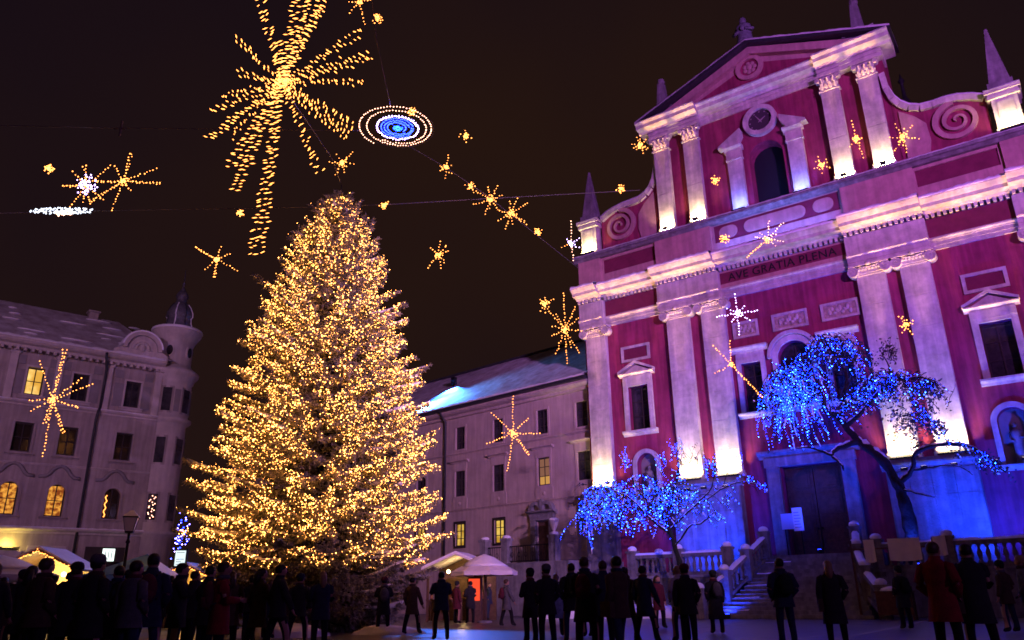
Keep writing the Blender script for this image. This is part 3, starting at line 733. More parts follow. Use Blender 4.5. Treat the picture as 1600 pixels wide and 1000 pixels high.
# scrolls, obelisks
for q in (-1, 1):
    curve = [(11.1,24.5),(10.6,24.78),(10.0,24.98),(9.4,25.08),(8.8,25.06),(8.25,25.1),(7.8,25.3),(7.45,25.65),(7.2,26.1),(7.02,26.8),(6.95,27.8)]
    k = MB(); poly = [(q*11.1,UB-0.06)] + [(q*x,z) for x,z in curve] + [(q*6.95,UB-0.06)]
    k.prism_xz(poly[::q], 0.1, 1.3); sc = k.build('scroll_wall', M['red'], church)
    b = MB()
    for (x0,z0),(x1,z1) in zip(curve[:-1], curve[1:]):
        d = Vector((x1-x0, z1-z0)).normalized(); n = Vector((-d.y, d.x))*-0.30
        b.prism_xz([(q*x0,z0+0.03),(q*x1,z1+0.03),(q*(x1+n.x*-1),z1-abs(n.y)),(q*(x0+n.x*-1),z0-abs(n.y))][::-q], -0.12, 0.1)
    b.build('scroll_moulding', M['stone'], sc)
    b = MB(); r = random.Random(q+3); vs = []; fs = []
    for x,z in curve[:-1]: hh = 0.1+r.uniform(0,0.06); vs += [(q*x,-0.13,z+0.02),(q*x,-0.1,z+hh),(q*x,1.2,z+hh)]
    for j in range(len(curve)-2):
        for i in range(2): fs.append((j*3+i,(j+1)*3+i,(j+1)*3+i+1,j*3+i+1))
    b.add(vs, fs).build('snow', M['snow'], sc, True)
    b = MB(); cx, cz = q*9.72, 23.62; n = 60; turns = 2.3          # raised spiral band
    prev = None
    for j in range(n+1):
        t = j/n; a = PI/2 + q*t*turns*2*PI; ro_ = 1.16*(1-t)**0.85+0.08; wi = 0.30*(1-t*0.75)
        o1 = (cx+ro_*math.cos(a), cz+ro_*math.sin(a)); i1 = (cx+max(0.02,ro_-wi)*math.cos(a), cz+max(0.02,ro_-wi)*math.sin(a))
        if prev: b.prism_xz([prev[0], o1, i1, prev[1]][::q], -0.08, 0.098)
        prev = (o1, i1)
    b.build('spiral', M['pink'], sc)
    MB().prism_xz([(q*7.2,UB),(q*7.2,25.2),(q*7.9,24.6),(q*8.35,24.0),(q*8.4,23.0),(q*8.2,UB)][::-q], -0.02, 0.097).build('panel', M['pink'], sc)
    k = MB(); x = q*11.85
    k.box(x-0.62,x+0.62,-0.45,0.75,UB-0.06,UB+0.25); k.box(x-0.56,x+0.56,-0.39,0.7,UB+0.25,23.9)
    k.box(x-0.70,x+0.70,-0.52,0.82,23.9,24.05); k.box(x-0.78,x+0.78,-0.6,0.9,24.2,24.4); k.box(x-0.66,x+0.66,-0.5,0.8,24.05,24.2)
    pd = k.build('obelisk_pedestal', M['stone'], church)
    MB().box(x-0.36,x+0.36,-0.43,-0.39,22.75,23.7).build('panel', M['stone'], pd)
    k = MB(); k.box(x-0.55,x+0.55,-0.4,0.7,24.4,24.85); k.taper(x,0.15,24.85,28.2,0.46,0.46,0.07,0.07); k.ball((x,0.15,28.25),0.10)
    k.build('obelisk', M['stone_grey'], pd)
    snow_run(pd, x-0.78, x+0.78, -0.62, -0.3, 24.4, q+21, 0.05)
# portal
k = MB()
for q in (-1, 1):
    x = q*1.85; k.box(x-0.4,x+0.4,-0.3,0,B0,B0+0.5); k.box(x-0.33,x+0.33,-0.24,0,B0+0.5,7.15)
k.box(-2.25,2.25,-0.3,0,7.15,7.6); cornice_run(k, -2.5, 2.5, 0, 7.6, 0.35, 0.6)
po = k.build('portal', M['stone_grey'], church)
for q in (-1, 1):
    x0, x1 = (0.02, 1.4) if q > 0 else (-1.4, -0.02)
    dl = MB().box(x0, x1, 0.32, 0.4, B0, 7.1).build('door', M['wood'], church)
    for r_ in range(4):
        z0 = B0+0.3+r_*1.25
        MB().box(x0+0.16,x1-0.16,0.27,0.32,z0,z0+1.0).box(x0+0.28,x1-0.28,0.24,0.27,z0+0.12,z0+0.88).build('door_panel', M['wood'], dl)
    MB().ball((0.1*q,0.25,4.0),0.05).build('handle', M['iron'], dl, True)
# floodlights standing on the plinths
WARM = (1.0, 0.70, 0.36)
def uplight(x, y, z, power, tilt, cone, col=WARM, tx=None, blend=0.75):
    h = MB().box(x-0.14,x+0.14,y-0.09,y+0.09,z,z+0.12).build('floodlight', M['iron'], church)
    MB().box(x-0.11,x+0.11,y-0.06,y+0.06,z+0.121,z+0.127).build('lens', M['lamp_face'], h)
    lamp('floodlight_beam', 'SPOT', (x, y, z+0.16), power, col, church, target=(x if tx is None else tx, y+tilt, z+10), spot_size=math.radians(cone), spot_blend=blend, shadow_soft_size=0.06)
def bar_light(x, y, z, w, power, lean, spread, col=WARM):
    h = MB().box(x-w/2,x+w/2,y-0.07,y+0.07,z,z+0.08).build('floodlight_bar', M['iron'], church)
    MB().box(x-w/2+0.03,x+w/2-0.03,y-0.05,y+0.05,z+0.081,z+0.087).build('lens', M['lamp_face'], h)
    lamp('floodlight_beam', 'AREA', (x, y, z+0.10), power, col, church, target=(x, y+lean, z+1), shape='RECTANGLE', size=w-0.08, size_y=0.09, spread=math.radians(spread))
AMBER = (1.0, 0.46, 0.14)
for cx in PIL:
    bar_light(cx, -0.66, LOW+0.01, 1.25, 125, 0.42, 92)
    uplight(cx, -1.12, LOW-0.6, 11000, 0.10, 13, AMBER)
for sx in (-1, 1):
    for dx in (-1.15, 0.0, 1.15): uplight(sx*9.2+dx, -0.80, LOW-0.6, 7500, 0.06, 13, AMBER)
    uplight(sx*5.3, -1.2, LOW-0.6, 7000, 0.06, 13, AMBER)
for cx in UPX:
    bar_light(cx, -0.56, ATT_T+0.33, 0.9, 80, 0.42, 92)
    uplight(cx, -0.85, ATT_T+0.36, 3600, 0.0, 15, AMBER)
for q in (-1, 1):
    bar_light(q*11.85, -0.7, ATT_T+0.33, 1.0, 70, 0.5, 110, (1.0,0.76,0.34))
    bar_light(q*1.78, -0.56, ATT_T+0.33, 0.8, 30, 0.5, 90, (0.10,0.17,1.0))
bar_light(0, -0.5, ATT_T+0.33, 1.6, 25, 0.5, 140, (0.06,0.14,1.0))
bar_light(0, -0.75, COR_T+0.22, 6.5, 120, 0.3, 150, (0.06,0.14,1.0))

# ------------------------------------------------------------------ terrace, stairs, balustrades (church frame)
ter = thing('terrace', None, None, (CH.P0[0], CH.P0[1], 0), CH.rz); ter['kind'] = 'structure'
for x0, x1 in ((-8.6,-3.0),(3.0,15.5)):
    MB().box(x0,x1,-4.2,0.0,0,B0-0.12).build('retaining_wall', M['stone_grey'], ter)
    MB().box(x0-0.05,x1+0.05,-4.3,0.05,B0-0.12,B0-0.004).build('paving', M['stone_grey'], ter)
    for r_ in range(4):
        z0 = 0.02+r_*0.44; n = int((x1-x0)/1.05)
        for j in range(n):
            u0 = x0+(x1-x0)*(j+(0.5 if r_ % 2 else 0))/n; u1 = min(x1-0.01, u0+(x1-x0)/n)
            if u1-u0 < 0.2: continue
            MB().box(u0+0.012,u1-0.012,-4.235,-4.2,z0,z0+0.42).build('stone_block', M['stone_grey'], ter)
MB().box(-3.0,3.0,-2.2,0.3,0,2.7).build('landing', M['stone_grey'], ter)
snow_run(ter, -8.4, -3.2, -1.9, -0.8, B0, 31, 0.10); snow_run(ter, 3.2, 15.4, -1.9, -0.8, B0, 32, 0.10)
stair = thing('staircase', None, None, (CH.P0[0], CH.P0[1], 0), CH.rz); stair['kind'] = 'structure'
NS = 16
for k in range(NS):
    z1 = 2.7 - k*2.7/NS - 0.003; y1 = -2.2 - k*0.285; t = k/NS; hw = 2.05 + 1.5*t**1.5
    o = MB().box(-hw,hw,y1-0.33,y1-0.002,max(0,z1-0.40),z1-0.168).build('step', M['stone_grey'], stair)
    o.data.name = 'step'
    if k % 3 == 1: snow_run(o, -hw+0.1, -hw+1.2+0.3*random.random(), y1-0.3, y1-0.02, z1-0.168, k+50, 0.03)
# baluster prototype
bal_mesh = MB().lathe([(0.09,0),(0.09,0.06),(0.05,0.10),(0.085,0.26),(0.095,0.34),(0.05,0.52),(0.045,0.60),(0.08,0.64),(0.08,0.70)], n=8)
def balustrade(frame_o, pts, label, hgt=1.0, posts=True):
    """pts: list of (x,y,z) of the foot line; pieces follow the slope."""
    t = thing('balustrade', label, 'balustrade', frame_o[0], frame_o[1], 'stone balustrades of the church terrace')
    proto = bal_mesh.build('baluster', M['old_stone'], t, True); first = True
    for i in range(len(pts)-1):
        a, b = Vector(pts[i]), Vector(pts[i+1]); d = b-a; L = Vector((d.x,d.y,0)).length; n = Vector((-d.y,d.x,0)).normalized()
        for z0, z1, w, nm in ((0.0,0.14,0.15,'base_rail'),(0.84,1.0,0.17,'hand_rail')):
            q = []
            for p in (a, b):
                q += [p-n*w+Vector((0,0,z0)), p+n*w+Vector((0,0,z0)), p+n*w+Vector((0,0,z1)), p-n*w+Vector((0,0,z1))]
            r_ = MB().add(q, [(0,1,2,3),(7,6,5,4),(0,4,5,1),(1,5,6,2),(2,6,7,3),(3,7,4,0)]).build(nm, M['old_stone'], t)
            if nm == 'hand_rail':
                q = []; m_ = 7
                for j in range(m_+1):
                    p = a+d*(j/m_); hh = 0.07+random.uniform(0,0.06)
                    q += [p-n*0.16+Vector((0,0,1.0)), p-n*0.08+Vector((0,0,1.0+hh)), p+n*0.08+Vector((0,0,1.0+hh)), p+n*0.16+Vector((0,0,1.0))]
                MB().add(q, [(j*4+k,(j+1)*4+k,(j+1)*4+k+1,j*4+k+1) for j in range(m_) for k in range(3)]).build('snow', M['snow'], r_, True)
        m = max(1, int(L/0.3))
        for j in range(m):
            p = a + d*((j+0.5)/m) + Vector((0,0,0.14))
            if first: proto.location = p; first = False
            else: inst(proto, t, p)
    for i, p in enumerate(pts):
        ps = MB().box(-0.22,0.22,-0.22,0.22,-0.3,1.12).box(-0.27,0.27,-0.27,0.27,1.12,1.22).build('post', M['old_stone'], t, loc=p)
        MB().ball((0,0,1.3),0.24,0.24,0.17,10,6).build('snow_cap', M['snow'], ps, True)
    return t
fo = ((CH.P0[0], CH.P0[1], 0), CH.rz)
balustrade(fo, [(-2.1,-2.1,2.62),(-2.45,-3.9,1.75),(-3.0,-5.4,0.82),(-3.75,-6.7,0.05)], 'snow-capped stone balustrade down the left side of the church stairs')
balustrade(fo, [(2.1,-2.1,2.62),(2.45,-3.9,1.75),(3.0,-5.4,0.82),(3.75,-6.7,0.05)], 'snow-capped stone balustrade down the right side of the church stairs')
balustrade(fo, [(-8.3,-0.9,B0),(-8.3,-4.0,B0),(-5.8,-4.0,B0),(-3.3,-4.0,B0)], 'short stone balustrade on the terrace wall left of the stairs')
balustrade(fo, [(3.3,-4.0,B0),(6.0,-4.0,B0),(9.0,-4.0,B0),(12.0,-4.0,B0),(14.9,-4.0,B0)], 'long stone balustrade on the terrace wall right of the stairs')
snow_heap(CH.world((-6.5,-5.3,0)), 1.6, 0.8, 0.6, 'snow heap against the terrace wall behind the standing couple', 2)
snow_heap(CH.world((-10.5,-5.4,0)), 2.6, 1.5, 1.35, 'wide snow heap under the left blue-lit tree', 3)
# white notice board by the church door
nb = thing('notice_board', 'white two-panel notice board beside the church door', 'notice board', CH.world((-0.95,-1.1,2.7)), CH.rz)
MB().box(-0.52,0.05,-0.04,0.04,1.25,2.0).build('panel', mat('pale_blue_board',(0.45,0.6,0.85),0.7), nb)
o = MB().box(0.06,0.52,-0.05,0.03,1.15,2.25).build('panel', mat('white_board',(0.8,0.8,0.82),0.7), nb)
for k in range(6): MB().box(0.12,0.45-0.04*(k%3),-0.053,-0.05,1.3+k*0.14,1.34+k*0.14).build('text_line', mat('board_print',(0.3,0.3,0.36),0.8), o)
MB().box(-0.4,-0.34,-0.03,0.03,0,1.25).build('leg', M['iron'], nb); MB().box(0.36,0.42,-0.03,0.03,0,1.15).build('leg', M['iron'], nb)

# ------------------------------------------------------------------ monastery wing
S = 53/52
mon = thing('monastery', 'long beige three-storey monastery wing with a snowy roof beside the church', 'building', (MO.P0[0], MO.P0[1], 0), MO.rz)
X0, X1 = -34, 9.3
cols = [-2.52, 1.18, 5.13, 8.35]
cols_l = [-6.6, -10.6, -14.6, -18.6, -22.6, -26.6, -30.6]
ops = []
for x in cols+cols_l:
    ops += [(x-0.46,x+0.46,10.95,12.55), (x-0.5,x+0.5,7.66,9.42)]
for x in cols[:2]+cols_l: ops.append((x-0.44,x+0.44,4.33,5.83))
dr = (4.45,5.55,2.9,5.45)
MB().sheet(X0, X1, 0, 13.75, 0, ops+[dr], 0.28).build('wall', M['mon_wall'], mon)
e = MB(); e.add([(X0,0,0),(X0,14,0),(X0,14,13.7),(X0,0,13.7)],[(3,2,1,0)]); e.add([(X1,0,0),(X1,14,0),(X1,14,13.7),(X1,0,13.7)],[(0,1,2,3)]); e.build('side_wall', M['mon_wall'], mon)
for o in ops:
    row3 = o[2] < 5; x = (o[0]+o[1])/2
    if x < -12 : continue
    g_ = M['glass']
    if row3: g_ = M['win_yellow']
    w = window(mon, *o[:4], 0.14, 2, 3, M['frame_dark'], g_, fw=0.06)
    if not row3 and abs(x-5.13) < 0.1 and o[2] < 8:       # the one with a lit lower sash
        pn = [c for c in w.children]
        for c in pn: c.data.materials[0] = mat('half_lit_window', (0.05,0.04,0.03), 0.3)
        MB().add([(o[0]+0.08,0.12,o[2]+0.08),(o[1]-0.08,0.12,o[2]+0.08),(o[1]-0.08,0.12,o[2]+0.6),(o[0]+0.08,0.12,o[2]+0.6)],[(0,1,2,3)]).build('lit_pane', glow('dim_amber',(0.9,0.45,0.12),0.55), w)
        MB().add([(o[0]+0.08,0.12,o[2]+0.605),(o[1]-0.08,0.12,o[2]+0.605),(o[1]-0.08,0.12,o[3]-0.08),(o[0]+0.08,0.12,o[3]-0.08)],[(0,1,2,3)]).build('lit_pane', glow('dimmer_amber',(0.5,0.22,0.14),0.4), w)
    f = MB(); a, b, c, d = o[:4]; t = 0.14
    f.box(a-t,a,-0.05,0,c-t,d+t); f.box(b,b+t,-0.05,0,c-t,d+t); f.box(a,b,-0.05,0,d,d+t); f.box(a,b,-0.07,0,c-t,c)
    su = f.build('window_surround', M['frame_dark'] if row3 else M['mon_wall'], w)
    if 7 < c < 8:
        f = MB(); f.box(a-0.18,b+0.18,-0.05,0,d+0.14,d+0.55); cornice_run(f, a-0.4, b+0.4, 0, d+0.55, 0.2, 0.28); f.build('hood', M['mon_wall'], w)
        f = MB(); f.box(a-0.22,b+0.22,-0.06,0,c-0.85,c-0.14); f.ball(((a+b)/2,-0.07,c-0.5),0.13,0.05,0.13); f.build('apron', M['mon_wall'], w)
for z, h in ((6.62,0.16),(10.55,0.14)):
    f = MB(); cornice_run(f, X0, X1, 0, z, h, 0.14); f.build('string_course', M['mon_wall'], mon)
f = MB(); cornice_run(f, X0-0.2, X1, 0, 13.25, 0.5, 0.6); f.build('eaves_cornice', M['mon_wall'], mon)
f = MB(); f.box(X0-0.2,X1,-0.85,0.3,13.76,13.95); f.build('gutter', M['roof_metal'], mon)
rid_y, rid_z = 6.8, 19.2
nx_, ny_ = 90, 16; vs = []; fs = []; rr = random.Random(9)
for j in range(ny_+1):
    for i in range(nx_+1):
        t = j/ny_; vs.append((X0-0.2+(X1-X0+0.2)*i/nx_, -0.86+(rid_y+0.86)*t, 13.97+(rid_z-13.97)*t+rr.uniform(-0.015,0.05)))
for j in range(ny_):
    for i in range(nx_): fs.append((j*(nx_+1)+i, j*(nx_+1)+i+1, (j+1)*(nx_+1)+i+1, (j+1)*(nx_+1)+i))
rf = MB().add(vs, fs).build('roof', M['snowy_tile'], mon, True)
MB().add([(X0-0.2,rid_y,rid_z),(X1,rid_y,rid_z),(X1,15,13.8),(X0-0.2,15,13.8)],[(0,1,2,3)]).build('rear_slope', M['snowy_tile'], rf)
MB().box(X0-0.2,X1,rid_y-0.2,rid_y+0.2,rid_z-0.02,rid_z+0.14).build('ridge_cap', M['roof_metal'], rf)
snow_run(rf, X0-0.2, X1, -0.9, -0.2, 13.98, 77, 0.10)
# blue floodlight on the roof slope
fx = -7.2
h = MB().box(fx-0.2,fx+0.2,3.6,3.9,17.3,17.9).box(fx-0.05,fx+0.05,3.7,3.8,16.6,17.3).build('floodlight', M['iron'], mon)
lamp('floodlight_beam', 'SPOT', (fx,3.5,17.7), 20000, (0.03,0.17,1.0), mon, target=(fx+1.6,0.8,14.9), spot_size=math.radians(76), spot_blend=1.0, shadow_soft_size=0.1)
lamp('floodlight_beam', 'SPOT', (fx-1.0,0.0,15.6), 16000, (0.10,0.32,1.0), mon, target=(fx+2.5,0.9,14.2), spot_size=math.radians(80), spot_blend=1.0, shadow_soft_size=0.1)
# downpipe, door, steps up to it
MB().tube([(-3.95,-0.75,13.75),(-3.95,-0.15,13.1),(-3.95,-0.12,0.2)],0.085,8).build('downpipe', M['roof_metal'], mon, True)
d_ = MB().box(4.45,5.55,0.12,0.2,2.9,5.45).build('door', M['wood'], mon)
for k in range(4): MB().box(4.58+0.5*(k%2),4.92+0.5*(k%2),0.08,0.12,3.1+1.15*(k//2),4.1+1.15*(k//2)).build('door_panel', M['wood'], d_)
f = MB(); f.box(4.05,4.45,-0.22,0,2.9,5.5); f.box(5.55,5.95,-0.22,0,2.9,5.5); f.box(4.05,5.95,-0.26,0,5.5,5.85); cornice_run(f,3.85,6.15,0,5.85,0.25,0.45)
f.ring_y(4.55,6.1,0.35,0.55,-0.35,0,12,PI*0.15,PI); f.ring_y(5.45,6.1,0.35,0.55,-0.35,0,12,0,PI*0.85); f.ball((5.0,-0.2,6.45),0.3,0.2,0.38)
f.build('door_surround', M['stone_grey'], mon)
# raised forecourt with iron railing in front of the monastery door
fc = thing('forecourt', 'raised stone landing with iron railings before the monastery door', 'landing', (MO.P0[0], MO.P0[1], 0), MO.rz)
MB().box(2.35,9.2,-3.0,-0.02,0,2.9).build('platform', M['stone_grey'], fc)
for px in (2.5,4.3,8.0): 
    p_ = MB().box(px-0.24,px+0.24,-2.95,-2.47,2.9,4.2).box(px-0.3,px+0.3,-3.0,-2.42,4.2,4.34).build('post', M['stone_grey'], fc)
    MB().ball((px,-2.71,4.4),0.28,0.28,0.14,10,5).build('snow_cap', M['snow'], p_, True)
def iron_rail(parent, a, b, hgt=0.95):
    a, b = Vector(a), Vector(b); n = max(2, int((b-a).length/0.17)); r_ = MB()
    r_.tube([a+Vector((0,0,hgt)),b+Vector((0,0,hgt))],0.035,6); r_.tube([a+Vector((0,0,0.1)),b+Vector((0,0,0.1))],0.025,6)
    o = r_.build('railing', M['iron'], parent)
    for j in range(n+1):
        p = a+(b-a)*j/n; MB().tube([p+Vector((0,0,0.1)),p+Vector((0,0,hgt))],0.016,4).build('bar', M['iron'], o)
    for j in range(1, n, 3):
        p = a+(b-a)*j/n+Vector((0,0,hgt*0.5)); ax = (b-a).normalized()
        MB().tube([p+ax*0.1*math.cos(k*PI/5)+Vector((0,0,0.14*math.sin(k*PI/5))) for k in range(11)],0.014,4).build('scrollwork', M['iron'], o)
iron_rail(fc,(2.75,-2.7,2.9),(4.05,-2.7,2.9)); iron_rail(fc,(4.55,-2.7,2.9),(7.75,-2.7,2.9)); iron_rail(fc,(2.5,-2.7,2.9),(0.2,-2.7,1.0))
for k in range(8): MB().box(2.35-(k+1)*0.32,2.348-k*0.32,-3.0,-1.2,0,2.9-(k+1)*0.35).build('step', M['stone_grey'], fc)
# stone urn on the pier by the church corner
ur = thing('stone_urn', 'snow-topped stone urn on a pier beside the left blue-lit tree', 'urn', MO.world((8.0,-2.71,4.5)))
MB().lathe([(0.10,0),(0.08,0.08),(0.13,0.16),(0.24,0.38),(0.28,0.58),(0.30,0.62),(0.30,0.66)], n=14).build('bowl', M['stone'], ur, True)
MB().ball((0,0,0.66),0.30,0.30,0.14,12,6).build('snow_cap', M['snow'], ur, True)

# ------------------------------------------------------------------ corner house on the left
K = 52/50
lb = thing('corner_house', 'ornate grey corner house with a round domed turret on the left', 'building', (LB.P0[0], LB.P0[1], 0), LB.rz)
EAV, STR, GC = 16.95, 12.95, 5.25
A0, A1 = -18.0, 0.45                 # flat front; the round corner begins at A1
xs3 = [-15.2,-11.3,-7.25,-4.65,-1.42]
o3 = [(x-0.48,x+0.48,13.55,15.3) for x in xs3]
o2 = [(x-0.52,x+0.52,9.95,11.75) for x in [-15.4,-11.5,-7.32,-4.8,-1.48]]
o1 = [(x-0.5,x+0.5,6.15,8.1,True) for x in [-15.4,-11.6,-7.45,-4.88,-1.65]]
shops = [(-7.9,-6.3,0.9,4.3),(-5.9,-3.9,0.4,4.3),(-2.7,-0.5,0.4,4.3),(-12,-9,0.6,4.3)]
MB().sheet(A0, A1, 0, EAV, 0, o3+o2+o1+shops, 0.35).build('wall', M['left_wall'], lb)
MB().add([(A0,0,0),(A0,12,0),(A0,12,EAV),(A0,0,EAV)],[(3,2,1,0)]).build('side_wall', M['left_wall'], lb)
lit3 = M['win_orange']
win_bright = glow_noise('bright_amber_window',(0.7,0.35,0.05),(1.0,0.66,0.2),1.0,1.5)
dim_refl = mat('dark_glass_with_reflections', (0.02,0.016,0.014), 0.08, spec=0.8)
for k, o in enumerate(o3): window(lb, *o, 0.22, 2, 1 if k!=2 else 2, M['frame_dark'], win_bright if k == 2 else M['glass'], fw=0.08)
for k, o in enumerate(o2): window(lb, *o, 0.22, 2, 2, M['frame_dark'], dim_refl, fw=0.08)
for k, o in enumerate(o1): window(lb, *o[:4], 0.25, 2, 2, M['frame_dark'], M['win_orange'] if k in (2,3) else dim_refl, fw=0.08)
# string lights behind the arched window right of the downpipe
def lit_squiggle(parent, pts, r, m, name='fairy_lights'):
    V, Fc = bulbs(pts, r); return np_mesh(name, V, Fc, m, parent)
lit_squiggle(lb, [(-1.95+0.05*math.sin(j), 0.2, 6.3+j*0.07) for j in range(20)], 0.035, M['bulb_gold'])
for z, h, pj in ((STR-0.15,0.3,0.3),(GC-0.15,0.35,0.4),(9.2,0.12,0.1)):
    f = MB(); cornice_run(f, A0, A1, 0, z, h, pj); s_ = f.build('string_course', M['left_trim'], lb)
    if h > 0.2: snow_run(s_, A0, A1, -pj, 0, z+h, int(z*3), 0.04)
# third floor pilasters and grey panels
for x in (-8.6,-6.0,-3.05,0.12,-9.9,-13.2):
    MB().box(x-0.22,x+0.22,-0.14,0,STR+0.15,EAV-0.9).box(x-0.28,x+0.28,-0.18,0,EAV-0.9,EAV-0.6).build('pilaster', M['left_trim'], lb)
for x in xs3:
    for q in (-1, 1):
        pa = MB().box(x+q*0.88-0.3,x+q*0.88+0.3,-0.05,0,13.5,15.1).build('panel', M['left_panel'], lb)
        MB().box(x+q*0.95-0.26,x+q*0.95+0.26,-0.06,0,15.45,16.0).build('panel', M['left_panel'], lb)
    f = MB(); f.box(x-0.6,x-0.48,-0.1,0,13.45,15.42); f.box(x+0.48,x+0.6,-0.1,0,13.45,15.42); f.box(x-0.48,x+0.48,-0.1,0,15.3,15.42); cornice_run(f,x-0.75,x+0.75,0,13.3,0.18,0.2); f.build('window_surround', M['left_trim'], lb)
for o in o2:
    f = MB(); a,b,c,d = o; f.box(a-0.14,a,-0.07,0,c-0.1,d+0.14); f.box(b,b+0.14,-0.07,0,c-0.1,d+0.14); f.box(a,b,-0.07,0,d,d+0.14); cornice_run(f,a-0.25,b+0.25,0,c-0.26,0.16,0.2); f.build('window_surround', M['left_wall'], lb)
for o in o1:                       # curved hood mouldings over the arched windows
    cx = (o[0]+o[1])/2
    pts = [(cx-1.15,9.0-0.25),(cx-0.8,8.78),(cx-0.6,8.95),(cx-0.42,9.22),(cx-0.2,9.4),(cx,9.46),(cx+0.2,9.4),(cx+0.42,9.22),(cx+0.6,8.95),(cx+0.8,8.78),(cx+1.15,8.75)]
    MB().tube([(x,-0.06,z-0.22) for x,z in pts],[0.11]*len(pts),6).build('hood_moulding', M['left_panel'], lb, True)
    f = MB(); f.ring_y(cx,o[3]-0.5,0.5,0.66,-0.07,0,14,0,PI); f.box(cx-0.66,cx-0.5,-0.07,0,o[2],o[3]-0.5); f.box(cx+0.5,cx+0.66,-0.07,0,o[2],o[3]-0.5); cornice_run(f,cx-0.75,cx+0.75,0,o[2]-0.2,0.18,0.2); f.build('window_surround', M['left_wall'], lb)
f = MB(); cornice_run(f, A0-0.3, A1-0.1, 0, EAV-0.55, 0.55, 0.7); ec = f.build('eaves_cornice', M['left_trim'], lb)
f = MB()
for j in range(44): x = A0+0.2+j*0.42; f.box(x-0.08,x+0.08,-0.45,0,EAV-0.75,EAV-0.52)
f.build('modillions', M['left_trim'], ec)['kind'] = 'stuff'
snow_run(ec, A0-0.3, A1-0.2, -0.75, 0.3, EAV, 5, 0.14)
MB().tube([(-3.55,-0.75,EAV-0.1),(-3.5,-0.7,EAV-0.5),(-3.28,-0.22,EAV-1.1),(-3.28,-0.16,STR+0.3),(-3.4,-0.42,STR),(-3.4,-0.16,STR-0.5),(-3.4,-0.16,0.2)],0.085,8).build('downpipe', M['roof_metal'], lb, True)
# roof with hips, snow rows
vs = [(A0-0.3,-0.75,EAV+0.05),(A1+0.3,-0.75,EAV+0.05),(A1-2.4,4.8,20.9),(A0-0.3,4.8,20.9),(A1+0.3,11,EAV+0.05)]
rf = MB().add(vs,[(0,1,2,3),(1,4,2)]).build('roof', M['snowy_tile'], lb)
MB().box(-4.1,-3.5,4.2,4.8,19.6,21.1).box(-4.2,-3.4,4.1,4.9,21.1,21.22).build('chimney', M['left_wall'], rf)
for j in range(5):
    r = random.Random(j); x = A0
    while x < A1-1.6:
        w = r.uniform(0.3,2.2); t = 0.08+0.19*j+r.uniform(-.06,.06)
        y = -0.75+5.55*t; z = EAV+0.05+3.95*t
        MB().ball((x+w/2,y,z+0.02),w/2,r.uniform(0.06,0.25),0.05,9,4).build('snow_patch', M['snow'], rf, True); x += w+r.uniform(0.2,4.5)
# arched gable over the bay beside the turret
f = MB(); gx = -1.4
f.prism_xz([(gx-1.75,EAV-0.1),(gx-1.75,EAV+0.3),(gx-1.3,EAV+0.55)]+[(gx+1.15*math.cos(PI-k*PI/12),EAV+0.55+1.0*math.sin(PI-k*PI/12)) for k in range(1,12)]+[(gx+1.3,EAV+0.55),(gx+1.75,EAV+0.3),(gx+1.75,EAV-0.1)], -0.72, 0.2)
gb = f.build('arched_gable', M['left_trim'], lb)
f = MB(); f.ring_y(gx,EAV+0.5,1.0,1.25,-0.95,-0.72,18,0,PI); f.ring_y(gx,EAV+0.5,0.55,0.7,-0.85,-0.72,16,0,PI); f.build('gable_moulding', M['left_trim'], gb)
f = MB()
for k in range(9): f.ball((gx+0.42*math.cos(k*PI/8),-0.75,EAV+0.55+0.42*math.sin(k*PI/8)),0.12,0.07,0.12,7,5)
f.ball((gx,-0.76,EAV+0.62),0.22,0.1,0.28); f.build('relief_ornament', M['left_trim'], gb, True)
f = MB(); f.ring_y(gx,EAV+0.5,1.25,1.36,-0.97,0.1,18,0.15,PI-0.15); f.build('snow', M['snow'], gb)
# round corner bay and turret
tcx, tcy, tr = 1.28, 1.15, 1.42
tp = MB()
tp.lathe([(tr,0),(tr,GC-0.15),(tr+0.3,GC),(tr+0.35,GC+0.2),(tr,GC+0.25),(tr,STR-0.2),(tr+0.12,STR-0.1),(tr+0.3,STR+0.05),(tr+0.3,STR+0.2),(tr+0.05,STR+0.3),(tr+0.05,15.75),(tr+0.14,15.85),(tr+0.2,16.1),(tr+0.42,16.35),(tr+0.45,16.55),(tr+0.2,16.75),(tr-0.12,17.0),(tr-0.2,17.2),(tr-0.2,18.6),(tr-0.1,18.9),(tr+0.18,19.35),(tr+0.3,19.55),(tr+0.3,19.68)], tcx, tcy, 32)
tu = tp.build('turret', M['left_trim'], lb, True)
tu.data.polygons.foreach_set('use_smooth', [True]*len(tu.data.polygons))
MB().lathe([(tr+0.32,19.68),(tr+0.36,19.74),(tr+0.32,19.86),(tr-0.1,19.95)], tcx, tcy, 28).build('snow_ring', M['snow'], tu, True)
dm = MB().lathe([(1.032, 19.85), (1.032, 20.026), (0.86, 20.435), (0.817, 20.845), (0.929, 20.962), (0.903, 21.254), (0.731, 21.664), (0.516, 21.956), (0.378, 22.132), (0.361, 22.424), (0.447, 22.541), (0.43, 22.717), (0.258, 23.009), (0.12, 23.243), (0.077, 23.477), (0.129, 23.594), (0.043, 23.77), (0.026, 24.764), (0.0, 24.881)], tcx, tcy, 24).build('dome', M['dome_metal'], tu, True)
for k in range(8):
    a = k*PI/4+0.2
    pr = [(1.032, 20.049), (0.877, 20.435), (0.834, 20.845), (0.937, 20.973), (0.912, 21.254), (0.74, 21.664), (0.533, 21.956)]
    MB().tube([(tcx+r_*math.cos(a),tcy+r_*math.sin(a),z) for r_,z in pr],0.045,5).build('rib', M['snow'] if k%2 else M['roof_metal'], dm)
